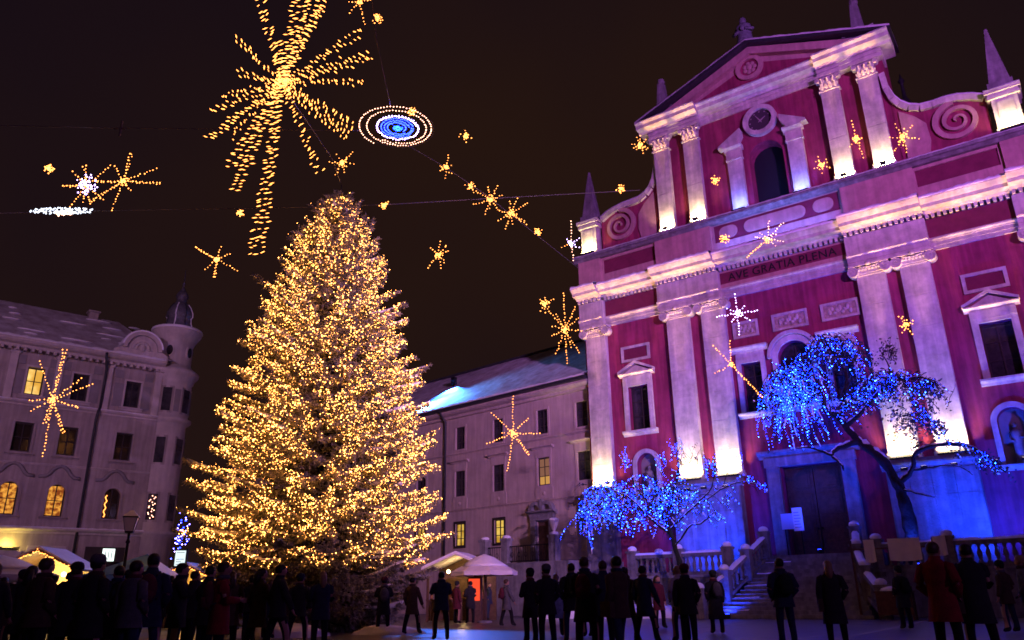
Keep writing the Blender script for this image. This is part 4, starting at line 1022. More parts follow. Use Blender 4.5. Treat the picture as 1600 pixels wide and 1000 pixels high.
def on_turret(ang, z0, z1, hw, r, name, m, depth=0.04, arch=False, oval=False):
    n = 8; vs = []; c = Vector((tcx,tcy,0))
    if oval: pts = [(hw*math.cos(2*PI*k/18), (z0+z1)/2+(z1-z0)/2*math.sin(2*PI*k/18)) for k in range(18)]
    else: pts = [(-hw,z0),(hw,z0),(hw,z1),(-hw,z1)]
    d = Vector((math.cos(ang),math.sin(ang),0)); t = Vector((-d.y,d.x,0))
    rr_ = lambda u: math.sqrt(max(0.01,r*r-u*u))
    vs = [c+d*(rr_(u)+depth)+t*u+Vector((0,0,z)) for u,z in pts]+[c+d*(rr_(u)-0.1)+t*u+Vector((0,0,z)) for u,z in pts]
    n = len(pts); fs = [tuple(range(n)),tuple(range(2*n-1,n-1,-1))]+[(i,i+n,(i+1)%n+n,(i+1)%n) for i in range(n)]
    return MB().add(vs, fs).build(name, m, tu)
for a in (-PI/2-0.35, -PI/2+0.62, -PI/2+1.5):
    for z0, z1 in ((13.6,15.25),(10.0,11.75),(6.2,7.9)):
        on_turret(a, z0-0.14, z1+0.14, 0.42, tr+(0.05 if z0>13 else 0), 'window_surround', M['left_wall'], 0.05)
        on_turret(a, z0, z1, 0.29, tr+(0.05 if z0>13 else 0), 'window', M['glass'], 0.07)
    if True:
        on_turret(a+0.48, 13.6, 15.2, 0.2, tr+0.05, 'panel', M['left_panel'], 0.03)
for a in (-PI/2-0.55, -PI/2+0.62):
    on_turret(a, 17.55, 18.55, 0.32, tr-0.2, 'window_surround', M['left_trim'], 0.08, oval=True)
    on_turret(a, 17.68, 18.42, 0.22, tr-0.2, 'oculus', M['glass'], 0.1, oval=True)
lit_squiggle(tu, [(tcx+(tr+0.12)*math.cos(-PI/2-0.35+0.12*math.sin(j*1.3)), tcy+(tr+0.12)*math.sin(-PI/2-0.35+0.12*math.sin(j*1.3)), 6.3+j*0.085) for j in range(18)], 0.04, M['bulb_pink'])
# receding side street wing
sw = MB().sheet(0,14,0,EAV-0.6,0,[(2+3*k,3.1+3*k,z,z+1.8) for k in range(3) for z in (6.2,10.0,13.4)],0.3).build('side_wing', M['left_wall'], lb); sw.location = (tcx+tr-0.4, tcy, 0); sw.rotation_euler = (0,0,PI/2+0.02)
# shop fronts
for k, o in enumerate(shops):
    f = window(lb, *o[:4], 0.28, 2, 1, M['frame_dark'], [M['void'],M['void'],M['glass'],M['void']][k], fw=0.1, name='shop_window')
MB().box(-5.95,-3.85,-0.12,-0.02,3.45,4.4).build('shop_sign', M['left_trim'], lb)
MB().box(-8.1,-6.2,-0.12,-0.02,3.2,4.1).build('shop_sign', M['left_trim'], lb)
ss = MB().box(-2.75,-0.45,-0.14,-0.02,3.5,4.4).build('shop_sign', M['frame_dark'], lb)
MB().box(-1.75,-1.05,-0.2,-0.14,3.55,4.3).build('lit_panel', glow('white_lightbox',(0.85,1.0,0.95),1.6), ss)
for k in range(3): MB().box(-1.6+0.18*k,-1.55+0.18*k,-0.206,-0.2,3.62,4.22).build('mark', M['frame_dark'], ss)
wl = MB().box(-7.3,-6.7,-0.42,-0.2,4.12,4.24).box(-7.03,-6.97,-0.2,0.0,4.15,4.2).build('wall_lamp', M['iron'], lb)
MB().box(-7.26,-6.74,-0.4,-0.22,4.241,4.25).build('lens', glow('yellow_lamp_face',(1.0,0.72,0.18),8.0,False), wl)
lamp('wall_lamp_beam','POINT',(-7.0,-0.4,4.4),60,(1.0,0.68,0.12),lb,shadow_soft_size=0.08)
# ------------------------------------------------------------------ big spruce
TB = Vector((-7.45, 30.0, 0)); TH = 17.7
prof_z = [0.3,1.2,2.3,3.05,4.3,5.6,6.8,8.1,9.35,10.7,12.0,13.5,15.0,16.6,17.4,17.75]
prof_r = [3.3,3.85,4.25,4.45,4.5,4.48,4.25,3.95,3.6,3.3,2.85,2.35,1.8,0.92,0.32,0.08]
Rz = lambda z: float(np.interp(z, prof_z, prof_r))
spruce = thing('christmas_tree', 'huge snow-dusted spruce covered in golden fairy lights in the square', 'tree', TB)
MB().tube([(0,0,-0.1),(0.05,0,4),(0.02,0.03,10),(0,0,17.5)],[0.36,0.3,0.17,0.02],12).build('trunk', M['bark'], spruce, True)
twP, twD, twL, twZ = [], [], [], []           # twig start, direction, length
snP = []
stem = MB(); r = random.Random(11); z = 0.55; lev = 0
bulbP = []
while z < 17.45:
    R = Rz(z); n = max(4, int(6 + R*1.75)); a0 = r.uniform(0, 2*PI)
    for k in range(n):
        a = a0 + 2*PI*k/n + r.uniform(-0.2,0.2)
        L = R*r.uniform(0.84,1.04)*(1.2 if r.random() < 0.11 else 1)
        zz = z + r.uniform(-0.14,0.14)
        rise = np.interp(zz/TH, [0,0.3,0.75,1.0], [-0.10,-0.12,0.06,0.65]) + r.uniform(-0.06,0.06)
        d = Vector((math.cos(a), math.sin(a), 0)); side = Vector((-d.y, d.x, 0))
        nb = 9; pts = []
        bow = r.uniform(0.05,0.14)*L; wob = r.uniform(-0.12,0.12)
        for j in range(nb+1):
            t = j/nb
            pts.append(d*(L*t) + side*(wob*L*t*t) + Vector((0,0,zz + rise*L*t - bow*math.sin(PI*t)*0.9 + 0.10*L*max(0,t-0.7)**2*4)))
        stem.tube(pts[2:], [0.035*(1-0.8*j/nb)*(0.5+L/6) for j in range(2,nb+1)], 4, cap=False)
        t = 0.12
        while t < 1.0:
            i = min(nb-1, int(t*nb)); p = pts[i].lerp(pts[i+1], t*nb-i); tdir = (pts[i+1]-pts[i]).normalized()
            for sgn in (-1, 1):
                ln = (0.18+0.62*(1-t)**0.8*min(1,L/2.6)) * r.uniform(0.7,1.15)
                dd = (tdir*0.75 + side*sgn*r.uniform(0.6,1.0) + Vector((0,0,r.uniform(-0.45,0.06)))).normalized()
                twP.append(p); twD.append(dd); twL.append(ln); twZ.append(p.z)
            if r.random() < 0.5:
                twP.append(p); twD.append((tdir+Vector((0,0,r.uniform(-0.8,0.4)))).normalized()); twL.append(r.uniform(0.15,0.35)); twZ.append(p.z)
            t += 0.17/max(0.6,L)*r.uniform(0.8,1.2)
        twP.append(pts[-1]-(pts[-1]-pts[-2])*0.4); twD.append((pts[-1]-pts[-2]).normalized()); twL.append(0.3); twZ.append(pts[-1].z)
        if r.random() < 0.34:                 # snow lying on the outer part of the bough
            j0 = r.randint(4,6); snP.append((pts[j0:], r.uniform(0.04,0.09)))
    z += 0.30 + 0.02*R; lev += 1
stem.build('branches', M['bark'], spruce, True)
twP = np.array([tuple(p) for p in twP]); twD = np.array([tuple(p) for p in twD]); twL = np.array(twL)
NN = 22
ph = rng.random((len(twP), NN)); tt = (np.arange(NN)[None]+ph)/NN
base = twP[:,None,:] + twD[:,None,:]*(tt*twL[:,None])[...,None]; base[...,2] -= 0.12*(tt*twL[:,None])**1.5
rd = rng.normal(size=(len(twP),NN,3)); rd -= (rd*twD[:,None,:]).sum(-1,keepdims=True)*twD[:,None,:]; rd /= np.linalg.norm(rd,axis=-1,keepdims=True)
nd = rd*0.8 + twD[:,None,:]*0.75; nd /= np.linalg.norm(nd,axis=-1,keepdims=True)
ln = rng.uniform(0.10,0.19,size=(len(twP),NN,1))
wv = np.cross(nd, rng.normal(size=nd.shape)); wv /= np.linalg.norm(wv,axis=-1,keepdims=True)
V = np.stack([base-wv*0.024, base+wv*0.024, base+nd*ln], 2).reshape(-1,3)
np_mesh('crown', V, np.arange(len(V)).reshape(-1,3), M['needle'], spruce)
sn = MB()
for pts, rad in snP:
    q = [p+Vector((0,0,0.06)) for p in pts]; n = len(q)
    sn.tube(q, [rad*(0.55+0.6*math.sin(PI*(i+0.6)/(n+0.2)))*r.uniform(0.75,1.2) for i in range(n)], 6)
so = tag(sn.build('snow', M['snow'], spruce, True), kind='stuff')
# fairy lights strung through the boughs
idx = np.where((twP[:,2] > 2.15) & (np.hypot(twP[:,0],twP[:,1]) > 0.42*np.interp(twP[:,2],prof_z,prof_r)))[0]
rad = np.hypot(twP[idx,0],twP[idx,1])/np.interp(twP[idx,2],prof_z,prof_r)
wt = np.where(rad > 1.07, 0.12, np.where(rad > 0.72, 1.6, 0.7))*np.where(twP[idx,2] < 3.0, 0.55, 1.0); wt /= wt.sum()
pick = rng.choice(idx, 40000, p=wt)
u = rng.uniform(0.1,1.05,len(pick))
BP = twP[pick] + twD[pick]*(u*twL[pick])[:,None] + rng.normal(size=(len(pick),3))*0.045
BP[:,2] += 0.03
V, Fc = bulbs(BP, 0.009+0.014*rng.random(len(BP))**2.5)
fl = np_mesh('fairy_lights', V, Fc, M['bulb_tree'])
fl.location = TB
tag(fl, 'thousands of warm golden fairy lights strung over the big spruce', 'fairy lights', kind='stuff')
tag(MB().tube([(0,0,17.4),(0.02,0,17.9),(0.0,0,18.35)],[0.05,0.04,0.015],6).build('tree_top', M['bark'], spruce), None)
snow_heap((TB.x+0.2, TB.y-4.4, 0), 1.5, 0.7, 0.42, 'low snow heap in front of the foot of the big spruce', 5)
snow_heap((TB.x+3.3, TB.y-3.6, 0), 1.1, 0.6, 0.3, 'small snow heap to the right of the foot of the big spruce', 6)

# ------------------------------------------------------------------ the two blue-lit trees on the church side
def lit_tree(name, label, light_label, limbs, shoots, seed, leafy, barkm):
    """limbs: [(pixel polyline, distance in front of the facade, r0, r1)]; shoots: [(pixel polyline, n, count, spread, droop, lights)]."""
    rr = random.Random(seed); base = None
    t = thing(name, label, 'tree'); lights = []; leaves = []; tw = MB(); tk = MB(); sn = MB()
    for pl, off, r0, r1 in limbs:
        offs = off if isinstance(off, (list, tuple)) else (off, off)
        P = []
        for i, p in enumerate(pl):
            o_ = offs[0]+(offs[1]-offs[0])*i/max(1,len(pl)-1)
            P.append(CH.world(CH.local(p[0], p[1], o_)))
        # smooth the polyline
        Q = []
        for i in range(len(P)-1):
            for s_ in range(4):
                u = s_/4; a = P[max(0,i-1)]; b = P[i]; c = P[i+1]; d = P[min(len(P)-1,i+2)]
                Q.append(0.5*((2*b)+(-a+c)*u+(2*a-5*b+4*c-d)*u*u+(-a+3*b-3*c+d)*u**3) + Vector((rr.uniform(-.03,.03),rr.uniform(-.03,.03),rr.uniform(-.03,.03))))
        Q.append(P[-1]); n = len(Q)
        if base is None:
            base = Q[0].copy(); 
        rad = [(r0+(r1-r0)*i/(n-1))*rr.uniform(0.84,1.16) for i in range(n)]
        tk.tube(Q, rad, 9)
        for i in range(n-1):
            d = (Q[i+1]-Q[i]).normalized()
            if abs(d.z) < 0.86 and rr.random() < 0.85:
                m = rad[i]
                sn.tube([Q[i]+Vector((0,0,m*0.8)), (Q[i]+Q[i+1])/2+Vector((0,0,m*1.0)), Q[i+1]+Vector((0,0,rad[i+1]*0.8))],[m*0.55,m*0.7,m*0.55],6)
    for pl, off, cnt, spread, ln, up, lit, leaf in shoots:
        for k in range(cnt):
            u = rr.random()*(len(pl)-1); i = min(len(pl)-2, int(u)); f = u-i
            px = pl[i][0]+(pl[i+1][0]-pl[i][0])*f; py = pl[i][1]+(pl[i+1][1]-pl[i][1])*f
            o_ = off + rr.uniform(-1,1)*spread*1.3
            p = CH.world(CH.local(px, py, off)) + Vector((rr.gauss(0,.45),rr.gauss(0,.45),rr.gauss(0,.3)))*spread
            a = rr.uniform(0, 2*PI); h = Vector((math.cos(a), math.sin(a), 0)); L = ln*rr.uniform(0.5,1.25); pts = [p]; m = 7
            v = (h*rr.uniform(0.35,1.0) + Vector((0,0,up))).normalized()
            for j in range(m):
                v = (v + Vector((rr.gauss(0,.14),rr.gauss(0,.14),-0.30 if up <= 0.6 else 0.04+rr.gauss(0,.1)))).normalized()
                pts.append(pts[-1]+v*(L/m))
            tw.tube(pts, [0.022*(1-0.8*j/m) for j in range(m+1)], 4, cap=False)
            for j in range(1, m+1):
                if rr.random() < 0.06:
                    sn.tube([pts[j-1]+Vector((0,0,.02)), pts[j]+Vector((0,0,.02))],[0.03,0.02],5)
                if rr.random() < leaf:
                    for _ in range(4):
                        leaves.append(pts[j]+Vector((rr.gauss(0,.10),rr.gauss(0,.10),rr.gauss(0,.10))))
            if rr.random() < lit:
                seg = L/0.15; q = int(seg)
                for j in range(q):
                    w = j/q*m; i2 = min(m-1,int(w)); lights.append(pts[i2].lerp(pts[i2+1], w-i2)+Vector((rr.gauss(0,.016),rr.gauss(0,.016),rr.gauss(0,.016))))
    t.location = base
    mv = lambda o: setattr(o, 'location', -base)
    for o in (tk.build('trunk', barkm, t, True), tag(tw.build('twigs', barkm, t), kind='stuff'), tag(sn.build('snow', M['snow'], t, True), kind='stuff')): mv(o)
    if leaves:
        Lp = np.array([tuple(p) for p in leaves]); n = len(Lp)
        a = rng.normal(size=(n,3)); a /= np.linalg.norm(a,axis=1,keepdims=True); b = np.cross(a, rng.normal(size=(n,3))); b /= np.linalg.norm(b,axis=1,keepdims=True)
        sz = rng.uniform(0.05,0.10,(n,1))
        V = np.stack([Lp-a*sz, Lp+b*sz*0.55, Lp+a*sz, Lp-b*sz*0.55],1).reshape(-1,3)
        o = np_mesh('crown', V, np.arange(4*n).reshape(-1,4), [M['leaf'], M['snow']], t, mi=(rng.random(n) < 0.03).astype(int)); mv(o)
    V, Fc = bulbs([tuple(p) for p in lights], 0.012+0.016*rng.random(len(lights))**2)
    o = np_mesh('blue_lights', V, Fc, [M['bulb_blue'], M['bulb_cyan']], mi=np.repeat(rng.random(len(lights)) < 0.3, 8).astype(int)); tag(o, light_label, 'fairy lights', kind='stuff')
    print(name, 'lights', len(lights), 'leaves', len(leaves))
    return t
lit_tree('blue_lit_tree', 'crooked snow-covered tree hung with blue light strings before the church door', 'blue light strings hanging in the crooked tree right of the church door',
    [([(1424,884),(1424,835),(1414,790),(1403,757),(1375,715),(1340,688),(1312,655),(1290,640)],2.6,0.30,0.13),
     ([(1290,640),(1282,615),(1272,590),(1250,575),(1228,580)],(2.6,3.2),0.12,0.05),
     ([(1312,655),(1318,620),(1322,585),(1300,550),(1285,525)],(2.6,2.2),0.11,0.04),
     ([(1320,668),(1350,640),(1375,610),(1400,595),(1440,590),(1462,600)],(2.6,3.4),0.11,0.03),
     ([(1345,690),(1310,700),(1300,712),(1312,722),(1318,735)],(2.6,3.3),0.13,0.03),
     ([(1403,757),(1425,735),(1428,712),(1455,697),(1490,694),(1520,700),(1548,722),(1572,738)],(2.6,3.0),0.12,0.03),
     ([(1425,735),(1450,731),(1490,727),(1520,742)],(2.6,2.0),0.05,0.015),
     ([(1412,765),(1440,772),(1464,779)],(2.7,3.5),0.05,0.012),
     ([(1300,712),(1270,700),(1245,700)],(3.0,3.4),0.06,0.02),
     ([(1375,610),(1390,580),(1380,555)],(3.0,2.4),0.06,0.02)],
    [([(1215,590),(1228,575),(1255,572),(1272,590)],3.1,120,0.75,2.6,-0.15,0.8,0.22),
     ([(1205,612),(1225,600),(1250,600)],3.1,60,0.6,3.0,-0.4,0.9,0.08),
     ([(1262,560),(1285,528),(1315,535),(1335,560)],2.3,120,0.65,1.1,0.1,0.55,0.55),
     ([(1335,570),(1340,600),(1345,625)],2.2,24,0.3,0.9,-0.2,0.8,0.8),
     ([(1318,640),(1345,612),(1370,592),(1405,590)],3.0,130,0.6,1.2,0.05,0.6,0.45),
     ([(1405,590),(1440,592),(1458,602)],3.3,55,0.45,0.9,0.0,0.55,0.45),
     ([(1410,600),(1432,630),(1452,655)],3.2,22,0.2,0.7,-0.2,0.9,0.6),
     ([(1455,655),(1478,680),(1520,702),(1560,733)],3.0,36,0.25,0.6,0.0,0.85,0.5),
     ([(1395,640),(1420,660),(1440,690)],2.5,26,0.5,1.0,0.3,0.05,0.5),
     ([(1370,560),(1400,560)],3.0,8,0.3,0.9,1.0,0.2,0.6),
     ([(1440,660),(1470,640)],2.6,9,0.4,1.3,1.2,0.05,0.3)],
    21, 1.0, M['bark'])
lit_tree('blue_lit_tree', 'low bushy bare tree wound with blue lights left of the church stairs', 'blue fairy lights wound through the low tree left of the church stairs',
    [([(1066,962),(1066,915),(1061,878),(1050,838),(1040,810),(1030,780)],5.4,0.16,0.07),
     ([(1050,838),(1010,805),(980,775),(940,760)],(5.4,6.2),0.07,0.02),
     ([(1040,810),(1000,770),(985,740)],(5.4,4.9),0.06,0.02),
     ([(1040,810),(1052,770),(1060,735),(1066,705)],(5.4,5.0),0.05,0.015),
     ([(1055,855),(1075,825),(1100,815),(1115,800)],(5.4,5.9),0.05,0.02),
     ([(1046,828),(1085,790),(1112,760),(1118,710)],(5.4,5.0),0.05,0.012),
     ([(1085,790),(1125,765),(1140,720)],(5.2,4.8),0.035,0.012),
     ([(1125,765),(1160,752),(1195,760)],(5.0,4.6),0.03,0.012)],
    [([(915,770),(940,762),(975,768),(1010,770),(1050,775),(1066,790)],5.5,150,0.95,1.5,0.5,0.72,0.12),
     ([(930,790),(980,790),(1040,795)],5.6,150,1.0,1.3,0.0,0.72,0.12),
     ([(912,775),(914,805)],5.8,18,0.3,1.6,-0.4,0.95,0.0),
     ([(1036,748),(1048,710),(1060,702)],5.1,20,0.3,0.9,1.2,0.95,0.0),
     ([(1062,770),(1064,735)],5.1,16,0.3,0.8,1.2,0.9,0.0),
     ([(1108,765),(1116,725)],5.0,18,0.3,0.8,1.2,0.95,0.0),
     ([(1150,745),(1154,715)],4.8,9,0.2,0.8,1.2,0.9,0.0),
     ([(1160,738),(1180,758),(1198,757)],4.7,14,0.2,0.7,0.1,0.9,0.0),
     ([(1090,770),(1115,790),(1118,812),(1090,818)],5.4,18,0.3,0.8,0.1,0.85,0.0),
     ([(1138,755),(1142,775)],5.0,8,0.2,0.6,-0.3,0.9,0.0),
     ([(1070,720),(1085,735),(1125,735)],4.6,16,0.35,1.3,1.3,0.0,0.1),
     ([(975,735),(985,720)],5.1,14,0.35,0.9,1.2,0.8,0.0)],
    22, 0.0, M['bark_green'])
# unseen blue spotlights added to strengthen the trees' blue wash on the terrace
for (x, y, z, tx, ty, tz, pw, lab) in ((-9.6,-5.0,0.02,-8.6,-0.4,4.0,4200,'small added blue ground spotlight below the left blue-lit tree'), (-5.0,-3.4,B0+0.02,-5.2,-0.4,5.0,2900,'small added blue spotlight on the terrace just left of the church stairs'), (-2.6,-6.6,0.03,-2.6,-4.6,2.5,420,'small added blue ground spotlight at the left foot of the church stairs'), (4.6,-3.2,B0+0.02,4.6,-1.2,9.0,2200,'small added blue spotlight at the foot of the crooked tree'), (8.2,-3.2,B0+0.02,7.2,-0.4,6.0,4600,'small added blue spotlight on the right end of the terrace'), (0.4,-2.0,2.72,0.3,-2.2,9.5,1500,'small added blue spotlight on the landing below the hanging lights')):
    t = thing('added_spotlight', lab, 'spotlight', CH.world((x,y,z)), CH.rz, 'added blue spotlights')
    MB().lathe([(0.10,0),(0.12,0.05),(0.12,0.16),(0.10,0.18)],n=10).build('housing', M['iron'], t, True)
    MB().lathe([(0.085,0.181),(0.085,0.188)],n=10).build('lens', M['bulb_deepblue'], t)
    d = Vector((tx-x, ty-y, tz-z))
    l = lamp('spotlight_beam','SPOT',(0,0,0.22),pw,(0.012,0.045,1.0),t,spot_size=math.radians(120),spot_blend=0.9,shadow_soft_size=0.15)
    l.rotation_euler = d.to_track_quat('-Z','Y').to_euler()

# ------------------------------------------------------------------ hanging star lights
def strand(P0, P1, r, step, m, parent, dash=False, rows=1, width=0.0, seed=0):
    P0, P1 = np.array(P0), np.array(P1); d = P1-P0; L = np.linalg.norm(d); n = max(2, int(L/step)); d = d/L
    view = (P0+P1)/2 - np.array([0,0,CAM_H]); view /= np.linalg.norm(view)
    s = np.cross(d, view); s /= np.linalg.norm(s)
    rs = np.random.default_rng(seed); pts = []
    for k in range(rows):
        o = (k-(rows-1)/2)*width
        t = (np.arange(n)+0.5+0.25*k)/n
        pts.append(P0 + d*(t*L)[:,None] + s*(o*(0.25+0.75*t))[:,None] + rs.normal(size=(n,3))*(r*0.55 if not dash else 0.028))
    pts = np.concatenate(pts)
    rr = r*rs.uniform(0.75,1.15,len(pts))
    if dash:
        ax = s*0.85 + d*0.35; V, Fc = bulbs(pts, rr, ax+rs.normal(size=(len(pts),3))*0.12, 5.0)  # stretched bulbs imitate the streaks of lights swinging in the wind
    else: V, Fc = bulbs(pts, rr)
    # carrying wire: a thin three-sided rod
    e = np.cross(d, s); w = r*0.22; R3 = [s*w, (-s*0.5+e*0.87)*w, (-s*0.5-e*0.87)*w]
    W = np.array([P0+q for q in R3]+[P1+q for q in R3]); o = len(V)
    FW = np.array([(0,1,4),(0,4,3),(1,2,5),(1,5,4),(2,0,3),(2,3,5)])+o
    mi = [0]*len(Fc)+[1]*6
    o_ = np_mesh('spoke', np.concatenate([V,W]), np.concatenate([Fc,FW]), [m, M['wire']], parent, mi); o_['kind'] = 'stuff'; return o_
def star(label, c, dist, ends, m='bulb_gold', core=None, r=None, step=None, dash=False, rows=1, width=0.0, group='hanging star lights', depth=0.25, corem=None, halo=0):
    C = at_depth(*c, dist); rr = random.Random(int(c[0]*7+c[1]))
    t = thing('star_light', label, 'star light', C, 0, group)
    r = r or dist*0.00082; step = step or dist*0.0034
    for k, e in enumerate(ends):
        px = math.hypot(e[0]-c[0], e[1]-c[1]); Q = at_depth(*e[:2], dist + rr.uniform(-1,1)*depth*px/F_PX*dist)
        mm = M[e[2]] if len(e) > 2 else M[m]; rw = e[3] if len(e) > 3 else rows
        strand((0,0,0), Q-C, r, step, mm, t, dash, rw, width, k+int(c[0]))
    core = core if core is not None else dist*0.004
    rs = np.random.default_rng(int(c[0])); n = 26 if core < 0.2 else 60
    P = rs.normal(size=(n,3))*core*0.5; V, Fc = bulbs(P, r*1.1); np_mesh('core', V, Fc, M[corem or m], t)['kind'] = 'stuff'
    return t
def auto(c, R, n, seed, elong=1.0):
    rr = random.Random(seed); a0 = rr.uniform(0, 2*PI)
    return [(c[0]+R*rr.uniform(0.55,1.05)*math.cos(a0+2*PI*k/n+rr.uniform(-.25,.25)), c[1]+elong*R*rr.uniform(0.55,1.05)*math.sin(a0+2*PI*k/n+rr.uniform(-.25,.25))) for k in range(n)]
star('enormous golden starburst with trailing arms hanging above the spruce', (440,130), 19.5,
     [(366,57),(405,-14),(435,60),(474,-24,'bulb_gold',3),(504,-15,'bulb_gold',3),(525,-30,'bulb_gold',2),(565,48),(578,86,'bulb_gold',3),(568,126),(545,204,'bulb_gold',6),(500,269),(400,397,'bulb_gold',3),(366,298,'bulb_gold',2),(358,260),(360,214),(326,216),(332,172,'bulb_gold',2),(370,113),(345,150)],
     r=0.0135, step=0.115, dash=True, rows=2, width=0.15, core=0.30, depth=0.5)
star('large golden star with uneven arms in front of the corner house', (82.5,625), 30, [(102,545,'bulb_gold',2),(61,562),(129,589),(147,599),(124,637,'bulb_gold',2),(43,625),(45,644),(70,662,'bulb_gold',2),(67,715),(99,677,'bulb_gold',2)], width=0.09)
star('large golden star with eight thin arms in front of the monastery wall', (801.6,677), 33, [(801,617),(767,644),(827,652),(845,677),(827,711,'bulb_gold',2),(793,738),(759.5,694),(782,676)], width=0.09)
star('dense golden star with many arms at the left corner of the church', (883,514.6), 31, [(881,456),(900,478),(906,496),(910,518),(906,553),(886,570),(868,554),(860,526),(862,509),(868,490),(893,545),(851,478)], rows=1)
star('small golden star touching the upper left of the dense star at the church corner', (851,475), 31, auto((851,475),19,6,3))
star('violet-white star in front of the church left of the centre window', (1152,490), 29, [(1148,458),(1186,485),(1175,501),(1155,524),(1118,495),(1134,481),(1165,478),(1143,505)], 'bulb_white', rows=1)
star('golden comet star with a long tail beside the crooked blue-lit tree', (1143,570), 29, [(1113,539),(1140,531),(1115,584),(1192,622,'bulb_gold',2)], width=0.06)
star('small golden star in front of the right pair of church pilasters', (1415,508), 28, auto((1415,508),20,8,5))
star('golden star with a drooping arm in front of the church inscription', (1199.5,373.5), 31, [(1202,342),(1226,346),(1226,378),(1213,385),(1166,403,'bulb_gold',2),(1177,370),(1186,362),(1215,365)], 'bulb_pink', corem='bulb_gold')
star('tiny golden star in front of the church attic cartouche', (1132,372), 31, auto((1132,372),10,7,6))
star('tiny golden star beside the second upper pilaster of the church', (1118,281), 31, auto((1118,281),12,7,7))
star('compact golden star at the upper left capital of the church', (1000,227), 31, auto((1000,227),17,9,8))
star('small golden star left of the third upper pilaster of the church', (1284,257), 31, auto((1284,257),19,8,9))
star('lanky golden star between the right pair of upper pilasters', (1338,217), 31, [(1330,187),(1350,247),(1325,232),(1348,215),(1345,225),(1330,215)])
star('golden star with seven arms in front of the right church scroll', (1411,215), 31, [(1397,192),(1427,194),(1438,217),(1418,240),(1397,238),(1386,216),(1414,198)])
star('tiny golden star in the dark sky left of the church gable', (970,295), 33, auto((970,295),9,5,12))
star('violet-white star with golden tips by the left obelisk pedestal', (892,380), 30, [(893,344,'bulb_pink'),(896,409,'bulb_pink'),(876,387,'bulb_gold'),(907,372),(907,388),(884,372)], 'bulb_white')
star('violet-centred golden star on the far left of the sky', (135,290), 27, [(97,291,'bulb_gold',2),(112,266,'bulb_gold'),(132,258,'bulb_gold',2),(175,257,'bulb_gold'),(108,325,'bulb_gold'),(130,318,'bulb_gold'),(163,314,'bulb_gold'),(141,320,'bulb_gold'),(150,298),(118,280),(143,270)], 'bulb_white', width=0.06, core=0.24)
star('golden star with long thin arms right of the violet-centred star', (193,283), 27, [(205,239,'bulb_gold',2),(247,262),(252,287,'bulb_gold',2),(173,331),(178,257),(140,316,'bulb_gold',2),(206,300),(150,284,'bulb_gold',2)], width=0.06)
star('tiny golden star left of the violet-centred star', (76,263), 28, auto((76,263),9,6,13))
star('tiny golden star on the lower cable left of the spruce top', (375,332), 24, auto((375,332),8,6,14))
star('golden six-armed star between turret and spruce top', (339,406), 26, [(304.5,386,'bulb_gold',2),(346,383),(361.5,394),(373.5,424),(334,434,'bulb_gold',2),(318,422),(328,398)], width=0.05)
star('tiny golden star on the lower cable right of the spruce top', (600,320), 24, auto((600,320),8,5,15))
star('golden star alone in the sky right of the spruce top', (685,398), 26, [(688,375),(703,392),(697,412),(689,421),(667,420),(671,386),(699,382)])
star('small golden star on the rim of the spiral ring', (644,175), 22, auto((644,175),10,6,16))
star('small four-armed golden star right of the spiral ring', (727,213), 25, [(727,202),(738,215),(728,225),(715,214)])
star('golden star on the sloping cable below the spiral ring', (697,262), 25, [(702,240),(708,258),(706,272),(696,280),(686,268),(685,258)])
star('small golden star at the head of the star cluster', (735,291), 26, auto((735,291),12,6,17))
star('golden middle star of the cluster right of the spruce', (767,312), 26, [(778,288),(787,305),(780,330),(764,328),(738,320),(742,298),(762,290),(757,336)], )
star('brightest golden star at the foot of the cluster right of the spruce', (798,334), 26, [(809,308),(826,316),(820,345),(800,352),(789,360),(777,346),(778,328),(796,312),(824,352)], core=0.14)
star('tiny golden star trailing the cluster right of the spruce', (840,362), 26, auto((840,362),8,4,18))
star('golden star just above the spruce top', (534,254), 21, [(553,236),(555,256),(540,272),(523,276),(512,253),(525,240),(543,262)])
star('small golden star at the top edge right of the starburst', (590,29), 20, auto((590,29),12,8,19))
star('golden star cut by the top edge beside the starburst', (562,2), 20, [(545,22),(543,3),(570,40),(582,0),(568,-15),(550,-12)])
# flat white disc light
t = thing('disc_light', 'flat white disc of lights with a warm middle on the far left', 'hanging light', at_depth(99,330,28), 0, 'hanging star lights')
C = at_depth(99,330,28); P = []
for k in range(150):
    a = rng.uniform(0,2*PI); q = math.sqrt(rng.random()); P.append(tuple(at_depth(99+53*q*math.cos(a), 329.5+5*q*math.sin(a), 28+math.sin(a)*1.0)-C))
V, Fc = bulbs(P, 0.03); np_mesh('ring', V, Fc, glow('cold_white_bulbs',(0.75,0.82,1.0),2.4), t)['kind'] = 'stuff'
V, Fc = bulbs([tuple(at_depth(96+rng.normal()*7, 331+abs(rng.normal())*3, 28)-C) for _ in range(40)], 0.03); np_mesh('core', V, Fc, M['bulb_pink'], t)
